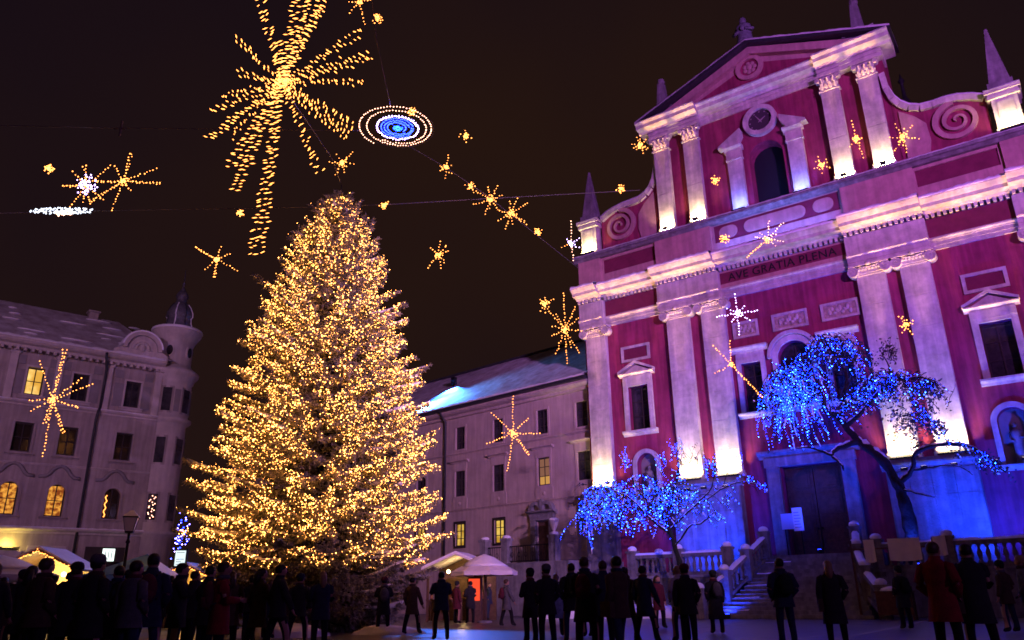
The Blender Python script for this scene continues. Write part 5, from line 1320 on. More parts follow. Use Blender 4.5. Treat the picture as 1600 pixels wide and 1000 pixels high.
# spiral ring
RC = at_depth(621,200,24); t = thing('spiral_light', 'spiral ring light with rosy rim and deep blue centre hanging in the sky', 'hanging light', RC, 0, 'hanging star lights')
def ringpts(r0, r1, turns, n, a0=0): return [( (r0+(r1-r0)*k/n)*math.cos(a0+turns*2*PI*k/n), (r0+(r1-r0)*k/n)*math.sin(a0+turns*2*PI*k/n), rng.normal()*0.012) for k in range(n)]
for nm, pts, m, rad in (('outer_ring', ringpts(1.16,0.92,1.0,72,2.4)+ringpts(0.92,0.82,1.0,60,2.4), 'bulb_pink', 0.022), ('middle_ring', ringpts(0.62,0.58,1,56)+ringpts(0.6,0.64,1,40,1), 'bulb_white', 0.022), ('inner_ring', ringpts(0.42,0.36,1,50)+ringpts(0.33,0.24,1,40,1)+ringpts(0.50,0.46,1,54,1), 'bulb_deepblue', 0.02), ('centre', ringpts(0.14,0.02,2,30), 'bulb_blue', 0.026)):
    V, Fc = bulbs(pts, rad); np_mesh(nm, V, Fc, M[m], t)['kind'] = 'stuff'
MB().tube([(1.1*math.cos(k*PI/10),1.1*math.sin(k*PI/10),0.02) for k in range(21)],0.008,4).build('hoop', M['wire'], t)
# cables
def cable(label, pts, r=0.014, sag=0.0):
    P = [at_depth(*p) if not isinstance(p, Vector) else p for p in pts]; Q = []
    for i in range(len(P)-1):
        for k in range(8):
            u = k/8; q = P[i].lerp(P[i+1],u); q.z -= sag*4*u*(1-u); Q.append(q)
    Q.append(P[-1])
    return tag(MB().tube(Q, r, 5).build('cable', M['cable'], None, True), label, 'cable', 'cables carrying the hanging lights')
cable('upper horizontal cable from the far left to the spiral ring', [(-200,192,27),(190,200,25),(563,204,24)], 0.013)
cable('lower horizontal cable passing behind the spruce top', [(-200,338,34),(180,329,29),(470,324,26.5),(600,320,24.2),(735,312,26.5),(1000,297,36)], 0.013)
cable('steep cable from the top edge down to the spiral ring', [(575,-60,21),(588,62,22),(610,165,23.5)], 0.012)
cable('sloping cable from the spiral ring through the star cluster to the church', [(632,224,23.7),(697,262,25.1),(760,305,26.1),(905,420,38)], 0.011)
cable('short cable from the starburst down to the spruce tip', [(452,150,19.6),(490,205,22),(520,250,26),(532,285,33)], 0.016)
br = thing('cable_bracket', 'small steel cross bracket on the upper cable far left', 'bracket', at_depth(189,201,25), 0)
MB().tube([(0,0,-0.25),(0,0,0.25)],0.03,6).tube([(-0.2,0,0),(0.12,0,0)],0.025,6).build('cross', M['cable'], br)
# ------------------------------------------------------------------ market
def parasol(loc, R, z0, z1, label, m, n=8, valance=0.16, rz=0.2, snow=True):
    t = thing('market_parasol', label, 'parasol', loc, rz, 'market parasols')
    MB().tube([(0,0,0),(0,0,z1+0.06)],0.035,8).build('pole', M['wood'], t, True)
    MB().lathe([(0.32,0),(0.32,0.07),(0.08,0.1)],n=12).build('base', M['stone_grey'], t)
    for k in range(n):
        a, b = 2*PI*k/n, 2*PI*(k+1)/n
        vs = []; st = 5
        for j in range(st+1):
            u = j/st; zz = z1-(z1-z0)*(u**1.15); sag = 0.035*math.sin(PI*u)
            pa = (R*u*math.cos(a),R*u*math.sin(a),zz); pb = (R*u*math.cos(b),R*u*math.sin(b),zz); pm = ((pa[0]+pb[0])/2,(pa[1]+pb[1])/2,zz-sag)
            vs += [pa,pm,pb]
        fs = [(j*3+i,j*3+i+1,(j+1)*3+i+1,(j+1)*3+i) for j in range(st) for i in range(2)]
        o = len(vs); vs += [(R*math.cos(a),R*math.sin(a),z0-valance),((R*0.985)*math.cos((a+b)/2)*math.cos(PI/n),(R*0.985)*math.sin((a+b)/2)*math.cos(PI/n),z0-valance*1.15),(R*math.cos(b),R*math.sin(b),z0-valance)]
        fs += [(st*3+i,st*3+i+1,o+i+1,o+i) for i in range(2)]
        MB().add(vs, fs).build('canopy_panel', m, t)
        MB().tube([(0,0,z1-0.02),(R*0.97*math.cos(a),R*0.97*math.sin(a),z0-0.02)],0.012,4).build('rib', M['wood'], t)
    if snow:
        MB().lathe([(R*0.72,z1-(z1-z0)*0.66),(R*0.6,z1-(z1-z0)*0.50),(R*0.3,z1-(z1-z0)*0.16+0.05),(0.05,z1+0.08)],n=n).build('snow_cover', M['snow'], t, True)
    return t
def gpos(x, Y):                     # ground point under pixel column x (at the horizon) and distance Y
    hy = 930.3-0.0164*(x-807); d = ray(x, hy); return Vector((d[0]*Y/d[1], Y, 0))
parasol(gpos(-12,25), 1.75, 1.92, 2.45, 'pale market parasol cut by the left edge of the square', M['canvas'])
parasol(gpos(757,36), 1.5, 2.12, 2.78, 'snowy off-white market parasol in front of the monastery', M['canvas'])
def hut(loc, w, d, z0, z1, label, rz, m_roof, m_wall, lampc, power, string=True):
    t = thing('market_stall', label, 'market stall', loc, rz, 'market stalls')
    for sx in (-1,1):
        for sy in (-1,1): MB().box(sx*(w/2-0.1)-0.05,sx*(w/2-0.1)+0.05,sy*(d/2-0.1)-0.05,sy*(d/2-0.1)+0.05,0,z0).build('post', M['wood'], t)
    for sx in (-1,1):
        MB().prism_xz([(0,z1),(sx*(w/2+0.15),z0-0.05),(sx*(w/2+0.15),z0+0.03),(0,z1+0.08)][::-sx], -d/2-0.2, d/2+0.15).build('roof_slope', m_roof, t)
        snow_o = MB().prism_xz([(0,z1+0.085),(sx*(w/2+0.15),z0+0.035),(sx*(w/2+0.13),z0+0.10),(0,z1+0.17)][::-sx], -d/2-0.18, d/2+0.13).build('roof_snow', M['snow'], t)
    MB().box(-w/2+0.05,w/2-0.05,d/2-0.12,d/2-0.06,0.0,z0).build('back_wall', m_wall, t)
    MB().prism_xz([(-w/2+0.05,z0),(w/2-0.05,z0),(0,z1-0.03)], d/2-0.12, d/2-0.06).build('gable_wall', m_wall, t)
    MB().box(-w/2+0.05,w/2-0.05,-d/2+0.0,-d/2+0.5,0.92,0.98).build('counter', M['wood'], t)
    for k in range(int(w/0.22)): 
        x = -w/2+0.06+k*0.22; MB().box(x,x+0.205,-d/2+0.06,-d/2+0.09,0.05,0.92).build('plank', M['wood'], t)
    sh = MB(); rr = random.Random(int(loc[0]*10))
    for k in range(9):
        x = -w/2+0.25+k*(w-0.5)/8; sh.lathe([(0.07,0.98),(0.08,1.05),(0.06,1.2+rr.uniform(0,.12)),(0.03,1.28)],x,-d/2+0.25,8)
    sh.build('goods', mat('ceramic_mugs',(0.45,0.2,0.1),0.5,0.4,6), t, True)
    for k in (-1,1):
        b = MB().ball((k*w*0.22,-0.1,z0-0.12),0.09,nu=10,nv=8).build('bulb', glow('stall_bulb',lampc,14.0), t, True)
    lamp('stall_lamp','POINT',(0,-0.15,z0-0.25),power,lampc,t,shadow_soft_size=0.12)
    if string:
        P = []
        for sx in (-1,1):
            n = int(w/2/0.045)
            for k in range(n): u = k/n; P.append((sx*u*(w/2+0.15),-d/2-0.23+random.gauss(0,.015),z1-(z1-z0+0.05)*u+random.gauss(0,.03)))
        V, Fc = bulbs(P, 0.024); np_mesh('string_lights', V, Fc, M['bulb_gold'], t)['kind'] = 'stuff'
    return t
yw = mat('pale_yellow_boards', (0.75,0.60,0.32), 0.8, 0.15, 4)
hut(gpos(68,31), 2.7, 2.0, 2.25, 2.95, 'wooden market stall glowing golden inside with string lights on the gable', 0.1, M['wood'], yw, (1.0,0.66,0.22), 130)
hut(gpos(722,39), 3.0, 2.2, 2.35, 2.95, 'wooden market stall with bright lamps behind the snowy parasol', -0.2, M['canvas'], M['wood'], (1.0,0.62,0.25), 40, False)
# tent with a blue and a white slope
tn = thing('market_tent', 'peaked market tent with one blue and one white slope behind the street lamp', 'tent', gpos(205,30), 0.15, 'market stalls')
for sx in (-1,1):
    for sy in (-1,1): MB().box(sx*1.25-0.03,sx*1.25+0.03,sy*1.2-0.03,sy*1.2+0.03,0,2.02).build('leg', M['iron'], tn)
ap = (0.35,0,2.78); cr = [(-1.4,-1.3,2.02),(1.3,-1.3,2.02),(1.3,1.3,2.02),(-1.4,1.3,2.02)]
for k in range(4):
    a, b = cr[k], cr[(k+1)%4]
    MB().add([a,b,ap,(a[0],a[1],a[2]-0.03),(b[0],b[1],b[2]-0.03),(ap[0],ap[1],ap[2]-0.03)],[(0,1,2),(5,4,3),(0,3,4,1)]).build('roof_slope', M['canvas_blue'] if k in (0,3) else M['canvas'], tn)
    n_ = Vector((b[0]-a[0],b[1]-a[1],0)).normalized(); 
    MB().add([a,b,(b[0],b[1],1.82),(a[0],a[1],1.82)],[(0,1,2,3)]).build('valance', M['canvas_blue'] if k in (0,3) else M['canvas'], tn)
# lit kiosk with shelves
kk = thing('kiosk', 'small lit kiosk with bright shelves behind the crowd', 'kiosk', gpos(158,37), 0.1, 'market stalls')
MB().box(-1.0,1.0,0.3,0.4,0,2.4).build('back_wall', yw, kk); MB().box(-1.1,1.1,-0.7,0.45,2.4,2.5).build('roof', M['canvas'], kk)
for s in (-1,1): MB().box(s*1.0-0.04,s*1.0+0.04,-0.6,0.3,0,2.4).build('side_wall', M['wood'], kk)
for k in range(4):
    sh = MB().box(-0.94,0.94,0.0,0.28,0.9+k*0.36,0.94+k*0.36).build('shelf', M['canvas'], kk); g_ = MB()
    for j in range(9): g_.box(-0.85+j*0.2,-0.72+j*0.2,0.05,0.2,0.945+k*0.36,1.12+k*0.36+0.04*((j*k)%3))
    g_.build('goods', mat('jars',(0.4,0.3,0.12),0.4,0.5,9), sh)
MB().box(-0.7,0.7,-0.2,-0.1,2.3,2.36).build('tube_light', glow('cool_tube',(1.0,0.95,0.7),9.0), kk)
lamp('kiosk_lamp','POINT',(0,-0.25,2.15),22,(1.0,0.92,0.65),kk,shadow_soft_size=0.1)
# street lamp
sl = thing('street_lamp', 'dark street lamp post with a snow-topped four-sided lantern', 'street lamp', gpos(186,27), 0.3)
MB().lathe([(0.16,0),(0.16,0.25),(0.1,0.4),(0.085,0.9),(0.11,0.95),(0.06,1.05),(0.045,2.95),(0.08,3.0),(0.04,3.1),(0.05,3.3)],n=12).build('post', M['iron'], sl, True)
ln_ = MB().taper(0,0,3.3,3.36,0.12,0.12,0.13,0.13).build('lantern', M['iron'], sl)
for k in range(4):
    c, s = math.cos(k*PI/2), math.sin(k*PI/2); R_ = lambda x,y,z: (x*c-y*s, x*s+y*c, z)
    MB().add([R_(-0.12,-0.12,3.36),R_(0.12,-0.12,3.36),R_(0.21,-0.21,3.8),R_(-0.21,-0.21,3.8)],[(0,1,2,3)]).build('pane', mat('frosted_pane',(0.62,0.6,0.62),0.4), ln_)
    MB().tube([R_(0.125,-0.125,3.36),R_(0.215,-0.215,3.8)],0.012,4).build('bar', M['iron'], ln_)
MB().taper(0,0,3.8,3.84,0.24,0.24,0.24,0.24).taper(0,0,3.84,4.0,0.22,0.22,0.06,0.06).build('roof', M['iron'], ln_)
MB().taper(0,0,3.99,4.06,0.05,0.05,0.02,0.02).taper(0,0,3.845,4.05,0.245,0.245,0.05,0.05).build('snow_cap', M['snow'], ln_)
# lit information panel
ip = thing('information_panel', 'lit white information panel on a post left of the spruce', 'sign', gpos(274,33), 0.15)
MB().box(-0.05,0.05,-0.05,0.05,0,2.4).build('post', M['iron'], ip); fr = MB().box(-0.26,0.26,-0.07,0.07,2.38,3.12).build('frame', M['iron'], ip)
fc_ = MB().box(-0.2,0.2,-0.08,-0.071,2.45,3.05).build('face', glow('panel_white',(0.8,0.95,1.0),0.95), fr)
for z in (2.98,2.72,2.62,2.52): MB().box(-0.15,0.15 if z != 2.62 else 0.05,-0.084,-0.0805,z-0.02,z).build('text_line', M['frame_dark'], fc_)
sg = thing('string_lights', 'tangle of blue and violet string lights above the information panel', 'fairy lights', at_y(283,838,33))
V, Fc = bulbs(rng.normal(size=(60,3))*np.array([0.16,0.1,0.35]), 0.03); np_mesh('bulbs', V, Fc, [M['bulb_deepblue'],M['bulb_white']], sg, mi=(rng.random(len(Fc)) < 0.3).astype(int))['kind'] = 'stuff'
MB().tube([(0,0,-2.9),(0.02,0,0.5)],0.03,6).build('pole', M['iron'], sg)
hut(gpos(292,35), 2.2, 1.6, 2.0, 2.5, 'little market stall with amber lamps left of the spruce', 0.1, M['wood'], yw, (1.0,0.55,0.12), 30)
# red glowing cabinet
rc = thing('heater_cabinet', 'red glowing cabinet under the market parasol', 'cabinet', gpos(742,37.5), -0.1)
MB().box(-0.32,0.32,-0.2,0.2,0,2.0).build('body', M['wood'], rc); MB().box(-0.26,0.26,-0.23,-0.205,0.9,1.85).build('front_panel', glow('red_panel',(1.0,0.08,0.03),0.9), rc)
# cloth stand and table at the right foot of the stairs
cs = thing('market_stand', 'stand with white cloths hung on a rail right of the church stairs', 'stand', CH.world((4.3,-6.4,0)), CH.rz, 'market stalls')
for x in (-1.5,1.5): MB().box(x-0.04,x+0.04,-0.04,0.04,0,2.98).build('post', M['wood'], cs)
MB().box(-1.7,1.7,-0.035,0.035,2.6,2.66).build('rail', M['wood'], cs)
def cloth(x0, x1, z0, z1, sd):
    r_ = random.Random(sd); nx, nz = 10, 6; vs = []; fs = []
    for j in range(nz+1):
        for i in range(nx+1):
            x = x0+(x1-x0)*i/nx; vs.append((x,-0.06-0.03*math.sin(i*1.3+sd)*(1-j/nz)+r_.uniform(-.005,.005), z0+(z1-z0)*j/nz-(0.04*math.sin(PI*i/nx) if j == 0 else 0)))
    for j in range(nz):
        for i in range(nx): fs.append((j*(nx+1)+i,j*(nx+1)+i+1,(j+1)*(nx+1)+i+1,(j+1)*(nx+1)+i))
    MB().add(vs, fs).build('cloth', M['canvas'], cs, True)
cloth(-1.0,-0.6,2.14,2.98,1); cloth(-0.1,1.05,2.16,2.98,2); cloth(1.5,1.95,2.3,3.0,3)
tb = thing('market_table', 'brown-fronted table heaped with snow beside the right stair foot', 'table', CH.world((4.15,-6.9,0)), CH.rz)
MB().box(-0.6,0.75,-0.35,0.35,0.98,1.04).build('top', M['wood'], tb); MB().box(-0.55,0.7,-0.33,-0.29,0.18,0.98).build('front_panel', mat('reddish_boards',(0.10,0.04,0.03),0.7,0.3,6), tb)
for x in (-0.52,0.66):
    for y in (-0.28,0.28): MB().box(x-0.04,x+0.04,y-0.04 if y>0 else y,y+0.04,0,0.98).build('leg', M['wood'], tb)
MB().ball((0.05,0,1.06),0.5,0.3,0.16,12,6).build('snow_cover', M['snow'], tb, True)

# ------------------------------------------------------------------ people
SKIN = [mat('skin_a',(0.42,0.25,0.18),0.6), mat('skin_b',(0.34,0.19,0.13),0.6)]
def cloth_m(name, c): return mat(name, c, 0.95, 0.25, 9, 0.3, 60)
CL = {'black':cloth_m('black_wool',(0.022,0.022,0.026)), 'navy':cloth_m('navy_wool',(0.022,0.028,0.06)), 'brown':cloth_m('brown_wool',(0.07,0.042,0.03)), 'red':cloth_m('dark_red_wool',(0.22,0.012,0.018)),
      'grey':cloth_m('grey_wool',(0.10,0.10,0.11)), 'pale':cloth_m('pale_jacket',(0.42,0.40,0.42)), 'jeans':cloth_m('blue_denim',(0.022,0.032,0.07)), 'dark':cloth_m('dark_trousers',(0.010,0.010,0.013)), 'green':cloth_m('dark_green_wool',(0.015,0.03,0.02)), 'maroon':cloth_m('maroon_knit',(0.10,0.015,0.03)), 'blue':cloth_m('pale_blue_coat',(0.14,0.18,0.34))}
HAIR = {'dark':mat('dark_hair',(0.012,0.009,0.007),0.5), 'brown':mat('brown_hair',(0.05,0.028,0.015),0.5), 'fair':mat('fair_hair',(0.26,0.17,0.09),0.5)}
def skin_mesh(verts, edges, radii, root):
    me = bpy.data.meshes.new('body'); me.from_pydata(verts, edges, [])
    o = bpy.data.objects.new('body', me); COL.objects.link(o)
    md = o.modifiers.new('skin','SKIN'); md.use_smooth_shade = True
    for i, rd in enumerate(radii):
        sv = me.skin_vertices[0].data[i]; sv.radius = rd if isinstance(rd, tuple) else (rd, rd); sv.use_root = (i == root)
    s = o.modifiers.new('sub','SUBSURF'); s.levels = 1; s.render_levels = 1
    dg = bpy.context.evaluated_depsgraph_get(); ev = o.evaluated_get(dg)
    nm = bpy.data.meshes.new_from_object(ev)
    bpy.data.objects.remove(o); bpy.data.meshes.remove(me)
    return nm
def person(px, py, label, coat='black', legs='dark', hair='dark', hat=None, h=1.75, rz=0.0, pose='stand', coat_len=0.72, group=None, long_hair=False, carry=None, seed=0, Y=None, bag=False):
    r_ = random.Random(seed*31+int(px))
    pos = at_z(px, py, h) if Y is None else gpos(px, Y)
    pos.z = 0
    t = thing('person', label, 'person', pos, rz, group); s = h/1.75
    st = {'stand':(0.02,-0.03), 'walk':(-0.22,0.2), 'wide':(0.05,0.0)}[('walk' if pose == 'walk' else 'wide' if pose == 'photo' else 'stand')]
    V=[]; E=[]; Rd=[]
    def v(p, r, link=None):
        V.append((p[0]*s,p[1]*s,p[2]*s)); Rd.append(tuple(x*s for x in r) if isinstance(r, tuple) else r*s)
        if link is not None: E.append((link, len(V)-1))
        return len(V)-1
    pel = v((0,0,0.95),(0.155,0.11)); sp = v((0,0.01,1.12),(0.135,0.10),pel); chs = v((0,0.01,1.32),(0.15,0.10),sp); nb = v((0,0.02,1.46),0.075,chs)
    nk = v((0,0.005,1.515),0.055,nb); hl = v((0,-0.022,1.575),(0.082,0.09),nk); hm = v((0,-0.012,1.648),(0.100,0.122),hl); ht = v((0,0.0,1.715),(0.082,0.098),hm)
    ns = v((0,-0.118,1.625),0.014,hm)
    for q in (-1,1): v((q*0.085,0.0,1.625),0.016,hm)
    arms = []
    for q in (-1,1):
        sh = v((q*0.17,0.015,1.40),0.045,chs)
        if pose == 'photo': el = (q*0.26,-0.10,1.18); wr = (q*0.07,-0.30,1.42)
        elif pose == 'pockets' or (pose == 'stand' and q*((seed%2)*2-1) > 0): el = (q*0.29,0.06,1.15); wr = (q*0.20,-0.10,0.98)
        elif pose == 'hold': el = (q*0.25,-0.04,1.14); wr = (q*0.10,-0.26,1.14)
        elif pose == 'walk': el = (q*0.24,0.10*q,1.14); wr = (q*0.25,0.10*q-0.12,0.90)
        else: el = (q*0.25,0.03,1.14); wr = (q*0.26,-0.04,0.88)
        e_ = v(el,0.034,sh); w_ = v(wr,0.032,e_); arms.append(((q*0.185,0.015,1.42),el,wr))
        d = (Vector(wr)-Vector(el)).normalized(); pm = Vector(wr)+d*0.055; p_ = v(pm,(0.034,0.02),w_)
        sd = d.cross(Vector((0,1,0))); sd = sd.normalized() if sd.length > 0.1 else Vector((1,0,0))
        cu = d.cross(sd)*0.3
        for f in range(4):
            b = pm+d*0.035+sd*((f-1.5)*0.02); i1 = v(b,0.0095,p_); i2 = v(b+(d+cu).normalized()*(0.038+0.006*(1.5-abs(f-1.3))),0.0085,i1); v(b+(d+cu).normalized()*0.04+(d+cu*2.6).normalized()*0.03,0.007,i2)
        tb_ = v(Vector(wr)+d*0.03-sd*q*0.034,0.011,w_); v(Vector(wr)+d*0.065-sd*q*0.055,0.009,tb_)
    for q, fw in ((-1,st[0]),(1,st[1])):
        w = 0.115+0.02*(seed%3) if pose != 'photo' else 0.16
        hp = v((q*0.09,0,0.90),0.105,pel); kn = v((q*w,fw*0.6-0.02,0.50),0.082,hp); an = v((q*w*1.05,fw+0.03,0.09),0.062,kn); v((q*w*1.05,fw+0.06,0.045),0.04,an); v((q*w*1.12,fw-0.13,0.04),0.038,an)
    nm = skin_mesh(V,E,Rd,0)
    for m_ in (SKIN[seed%2], CL[legs], CL['black']): nm.materials.append(m_)
    mi = [ (2 if p.center.z < 0.12*s else 1 if p.center.z < 1.0*s and abs(p.center.x) < 0.2*s else 0) for p in nm.polygons]
    nm.polygons.foreach_set('material_index', mi); nm.polygons.foreach_set('use_smooth', [True]*len(mi))
    b = bpy.data.objects.new('body', nm); COL.objects.link(b); b.parent = t
    # coat: torso loft with sleeves
    c = MB(); rings = [(1.545,0.078,0.085,0.0),(1.50,0.088,0.09,0.01),(1.465,0.13,0.105,0.015),(1.43,0.195,0.12,0.012),(1.32,0.222,0.15,0.005),(1.15,0.192,0.14,0.0),(1.02,0.19,0.142,0.0),(0.9,0.205,0.152,0.0),(coat_len,0.225+0.06*(0.9-coat_len),0.165+0.06*(0.9-coat_len),0.0)]
    n = 16; vs = []; fs = []
    for zz, a, b_, yo in rings:
        for k in range(n):
            an = 2*PI*k/n; wob = 1+0.03*math.sin(3*an+zz*9+seed)
            vs.append((a*wob*math.cos(an)*s,(b_*wob*math.sin(an)+yo)*s,zz*s))
    for j in range(len(rings)-1):
        for k in range(n): fs.append((j*n+k,(j+1)*n+k,(j+1)*n+(k+1)%n,j*n+(k+1)%n))
    c.add(vs, fs)
    for shp, el, wr in arms:
        A, B_, C_ = Vector(shp), Vector(el), Vector(wr)
        pts = [A+Vector((-0.05*np.sign(A.x),0,-0.01)),A+(B_-A)*0.15,A+(B_-A)*0.5,B_-(B_-A)*0.06,B_+(C_-B_)*0.12,B_+(C_-B_)*0.6,C_]
        c.tube([p*s for p in pts],[x*s for x in (0.066,0.082,0.075,0.070,0.070,0.060,0.052)],10)
    co = c.build('coat', CL[coat], t, True)
    if r_.random() < 0.6 or hat: 
        sc = MB(); sc.lathe([(0.075*s,1.47*s),(0.108*s,1.485*s),(0.112*s,1.52*s),(0.085*s,1.545*s)],0,0.0,14); sc.build('scarf', CL[r_.choice(['grey','maroon','navy','brown'])], t, True)
    hd = MB(); cz = 1.655*s
    nu, nv = 14, 7; vs = []; fs = []
    for j in range(nv+1):
        ph = -0.75+ (PI/2+0.75)*j/nv
        for k in range(nu):
            an = 2*PI*k/nu; front = max(0,-math.sin(an))**0.6; p0 = ph + front*(1.25 if not hat else 0.9)*(1-j/nv)
            lo = 0.0
            vs.append((0.094*s*max(0,math.cos(p0))**0.85*math.cos(an), (0.114*max(0,math.cos(p0))**0.85*math.sin(an)+0.004)*s, cz+(0.104*math.sin(p0) - lo*(1-j/nv))*s))
    for j in range(nv):
        for k in range(nu): fs.append((j*nu+k,j*nu+(k+1)%nu,(j+1)*nu+(k+1)%nu,(j+1)*nu+k))
    hd.add(vs, fs)
    if long_hair and not hat:
        hd.tube([(0,0.06*s,1.68*s),(0,0.095*s,1.58*s),(0,0.11*s,1.48*s),(0,0.115*s,1.38*s)],[0.075*s,0.085*s,0.08*s,0.04*s],10)
    hd.build('hair', HAIR[hair], t, True)
    if hat:
        k_ = MB().lathe([(0.108*s,1.665*s),(0.113*s,1.69*s),(0.110*s,1.73*s),(0.092*s,1.77*s),(0.055*s,1.795*s),(0.0,1.805*s)],0,0.004*s,16)
        k_.build('hat', CL[hat], t, True)
    ey = MB()
    for q in (-1,1): ey.ball((q*0.034*s,-0.098*s,1.655*s),0.010*s,0.008*s,0.008*s,7,5)
    ey.build('eyes', HAIR['dark'], t, True)
    mo = MB().ball((0,-0.098*s,1.583*s),0.024*s,0.008*s,0.006*s,8,4); mo.build('mouth', mat('lips',(0.25,0.09,0.08),0.5) if 'lips' not in bpy.data.materials else bpy.data.materials['lips'], t, True)
    if seed % 4 == 3:
        bk = MB(); bk.ball((0,0.20*s,1.22*s),0.15*s,0.10*s,0.23*s,12,8); bk.box(-0.11*s,0.11*s,0.22*s,0.31*s,1.04*s,1.2*s)
        bp_ = bk.build('backpack', CL[r_.choice(['grey','green','navy','maroon'])], t, True)
        for q in (-1,1): MB().tube([(q*0.10*s,0.13*s,1.42*s),(q*0.12*s,0.02*s,1.475*s),(q*0.13*s,-0.12*s,1.36*s),(q*0.14*s,-0.12*s,1.18*s),(q*0.14*s,0.14*s,1.08*s)],0.018*s,5).build('strap', CL['black'], bp_)
    if bag:
        bg_ = MB().box(0.20*s,0.30*s,-0.14*s,0.16*s,0.72*s,0.98*s).build('bag', CL['brown'], t); MB().tube([(0.24*s,0.0,0.98*s),(0.16*s,0.03*s,1.3*s),(-0.05*s,0.02*s,1.5*s)],0.012*s,5).build('strap', CL['brown'], bg_)
    return t
A_ = PI      # facing away from the camera
person(1455,847,'person in a dark red coat standing close on the right', 'red','dark','brown',None,1.78,A_-0.9,'pockets',0.62,seed=1)
person(1506,850,'person in a black coat facing the red-coated person', 'black','dark','dark',None,1.76,0.9+PI/2+0.4,'hold',0.58,seed=2,bag=True)
person(1216,872,'person in a dark jacket and jeans seen from behind before the stairs', 'navy','jeans','dark',None,1.76,A_+0.1,'pockets',0.78,seed=3)
person(1292,876,'fair-haired person in a long black coat right of the stair centre', 'black','dark','fair',None,1.68,A_-0.3,'stand',0.48,seed=4,long_hair=True,bag=True)
person(1057,884,'person in a pale jacket behind the person in the maroon hat', 'pale','dark','fair',None,1.72,A_+0.4,'stand',0.8,seed=5)
person(1072,894,'person in a dark coat and maroon hat in front of the pale jacket', 'black','dark','dark','maroon',1.66,A_-0.4,'stand',0.7,seed=6,Y=17.6)
person(1113,893,'slim person in a long dark coat with dark hat near the stair balustrade', 'black','dark','dark','green',1.66,A_+0.2,'stand',0.4,seed=7)
person(690,893,'person in a dark blue coat standing alone right of the spruce', 'navy','dark','dark',None,1.75,A_+0.3,'photo',0.75,seed=8)
person(828,890,'person in a black coat and dark hat left of the middle group', 'black','dark','dark','black',1.70,A_+0.6,'hold',0.6,seed=9)
person(868,897,'person in a pale blue coat within the middle group', 'blue','dark','brown',None,1.66,A_-0.2,'stand',0.5,seed=10,long_hair=True)
person(892,880,'tall person in a black coat in the middle group', 'black','jeans','dark',None,1.82,A_+0.1,'pockets',0.7,seed=11)
person(941,876,'person in a dark navy coat at the centre of the middle group', 'navy','dark','brown',None,1.78,A_-0.2,'stand',0.66,seed=12)
person(975,886,'person in a brown coat at the right of the middle group', 'brown','dark','dark',None,1.72,A_-0.7,'walk',0.6,seed=13,bag=True)
person(915,893,'person in a dark knitted hat behind the middle group', 'black','dark','dark','navy',1.70,A_+0.9,'stand',0.7,seed=14)
person(791,905,'distant person in a grey coat near the snowy parasol', 'grey','dark','brown',None,1.70,A_-1.2,'walk',0.6,seed=15)
person(735,908,'distant person in a dark coat before the red cabinet', 'black','dark','dark',None,1.72,A_+0.5,'hold',0.6,seed=16)
person(714,909,'distant person in a maroon coat left of the red cabinet', 'maroon','dark','dark','black',1.70,A_-0.9,'stand',0.6,seed=17)
person(765,910,'distant person in a navy coat under the snowy parasol', 'navy','jeans','dark',None,1.72,0.8,'pockets',0.75,seed=18)
person(601,903,'person in a black coat in front of the lower spruce boughs', 'black','dark','dark','maroon',1.70,A_+0.2,'photo',0.6,seed=19)
person(1560,878,'person with a green hat standing behind the black-coated person', 'brown','jeans','dark','green',1.74,A_+0.5,'stand',0.7,seed=20)
person(1592,868,'person in a grey coat cut by the right edge', 'grey','dark','fair',None,1.74,A_+0.9,'stand',0.7,seed=21,long_hair=True)
person(1535,897,'distant person in a navy coat behind the pair on the right', 'navy','dark','dark',None,1.72,-0.5,'walk',0.7,seed=22)
person(242,865,'tall person in a dark navy coat in front of the tent', 'navy','jeans','dark',None,1.84,A_+0.2,'pockets',0.68,seed=23)
person(330,884,'person in a black coat with a pale collar left of the spruce', 'black','dark','dark',None,1.74,A_-0.4,'hold',0.66,seed=24)
person(364,893,'person in a brown coat next to the pale-collared person', 'brown','dark','brown',None,1.68,A_+0.3,'stand',0.62,seed=25,long_hair=True)
person(288,896,'person in a maroon coat and hat below the information panel', 'maroon','dark','dark','maroon',1.68,A_+0.1,'stand',0.6,seed=26)
person(853,884,'person in a grey hat overlapping the left of the middle group', 'black','dark','dark','grey',1.72,A_+0.5,'pockets',0.7,seed=70)
person(912,870,'near person in a black coat in the thick of the middle group', 'black','dark','brown',None,1.78,A_-0.3,'hold',0.6,seed=71)
person(962,869,'near person in a brown coat in the thick of the middle group', 'brown','jeans','dark',None,1.74,A_+0.5,'walk',0.7,seed=72,bag=True)
person(1003,884,'person in a navy coat right of the middle group', 'navy','dark','dark',None,1.72,A_-0.9,'walk',0.6,seed=73)
person(1026,899,'distant person in a maroon coat below the left blue-lit tree', 'maroon','dark','brown',None,1.66,0.6,'stand',0.6,seed=74,long_hair=True)
person(1402,886,'person in a black coat left of the red-coated person', 'black','dark','dark','black',1.72,A_+0.3,'stand',0.6,seed=75)
person(645,902,'distant person in a brown coat at the right edge of the spruce', 'brown','dark','dark',None,1.70,A_-0.6,'walk',0.6,seed=76)
GL = 'crowd before the corner house'
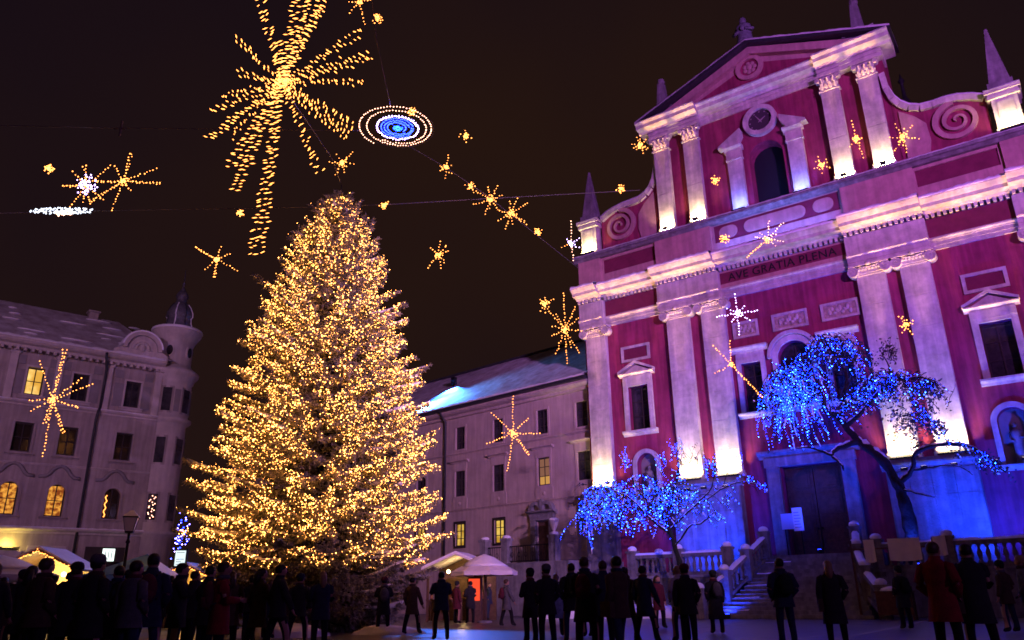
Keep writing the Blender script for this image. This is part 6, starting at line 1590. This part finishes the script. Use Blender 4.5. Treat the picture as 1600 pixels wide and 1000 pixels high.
crowd = [(8,902,'black','jeans','dark',None,1.74),(38,893,'black','dark','dark','black',1.78),(62,906,'brown','dark','brown',None,1.70),(86,899,'black','jeans','dark',None,1.75),(112,894,'navy','dark','dark',None,1.8),(136,901,'black','dark','dark','navy',1.72),(160,898,'maroon','dark','brown',None,1.7),(181,905,'black','dark','dark',None,1.74),(203,893,'black','dark','dark','black',1.78),(222,902,'navy','jeans','dark',None,1.7),(268,900,'black','jeans','dark',None,1.76),(306,892,'black','dark','dark',None,1.72),(396,901,'black','dark','dark','black',1.72),(425,905,'navy','dark','brown',None,1.68),(20,912,'green','dark','dark',None,1.7),(100,911,'black','dark','brown','maroon',1.68),(148,912,'navy','dark','dark',None,1.72),(52,884,'black','dark','dark',None,1.76),(122,882,'black','dark','brown','black',1.72),(188,884,'navy','dark','dark',None,1.7),(286,880,'black','dark','dark',None,1.74),(410,888,'brown','dark','dark',None,1.72),(470,898,'black','dark','dark','navy',1.7),(-5,880,'black','dark','dark',None,1.75),(75,872,'brown','dark','brown',None,1.72),(155,870,'black','dark','dark','grey',1.74),(215,876,'grey','jeans','dark',None,1.7),(352,878,'red','dark','brown',None,1.68),(440,882,'black','dark','dark',None,1.76),(505,893,'navy','dark','fair',None,1.68)]
cl_lab = ['person in a black jacket and jeans at the left edge of the crowd','tall person in a black hat below the pale parasol','person in a brown coat just right of the black-hatted person at the parasol','person in a black jacket and jeans in front of the golden stall','tall person in a navy coat right of the golden stall','person in a navy hat left of the lit kiosk','person in a maroon coat in front of the lit kiosk','person in a black coat right below the street lamp','person in a black hat between street lamp and tent','short person in a navy coat and jeans in front of the tent','person in a black coat and jeans left of the information panel','person in a black coat right of the maroon-hatted person','person in a black hat at the left foot of the spruce','person in a navy coat nearest the spruce snow heap','distant person in a green coat at the left edge of the crowd','distant person in a maroon hat beside the golden stall','distant person in a navy coat below the lit kiosk','near bare-headed person in a black coat below the golden stall','near person in a black hat right of the golden stall','near person in a dark navy coat under the street lamp','near person in a black coat left of the pale-collared person','near person in a brown coat before the left spruce boughs','person in a navy hat in front of the middle of the spruce foot','near person in a black coat cut by the left edge','near person in a brown coat in front of the golden stall','near person in a grey hat in front of the lit kiosk','person in a grey coat and jeans just left of the tall navy-coated person','person in a red coat close to the left spruce boughs','near person in a black coat before the spruce snow heap','fair-haired person in a navy coat before the spruce foot']
for k, ((x,y,c,l,hr,ht,hh),lab) in enumerate(zip(crowd, cl_lab)):
    person(x,y,lab,c,l,hr,ht,hh,A_+random.uniform(-1.2,1.2),random.choice(['stand','pockets','hold','walk','photo']),random.uniform(0.5,0.8),GL,seed=40+k,long_hair=(k%4==1),bag=(k%5==2))
print('objects', len(bpy.data.objects))
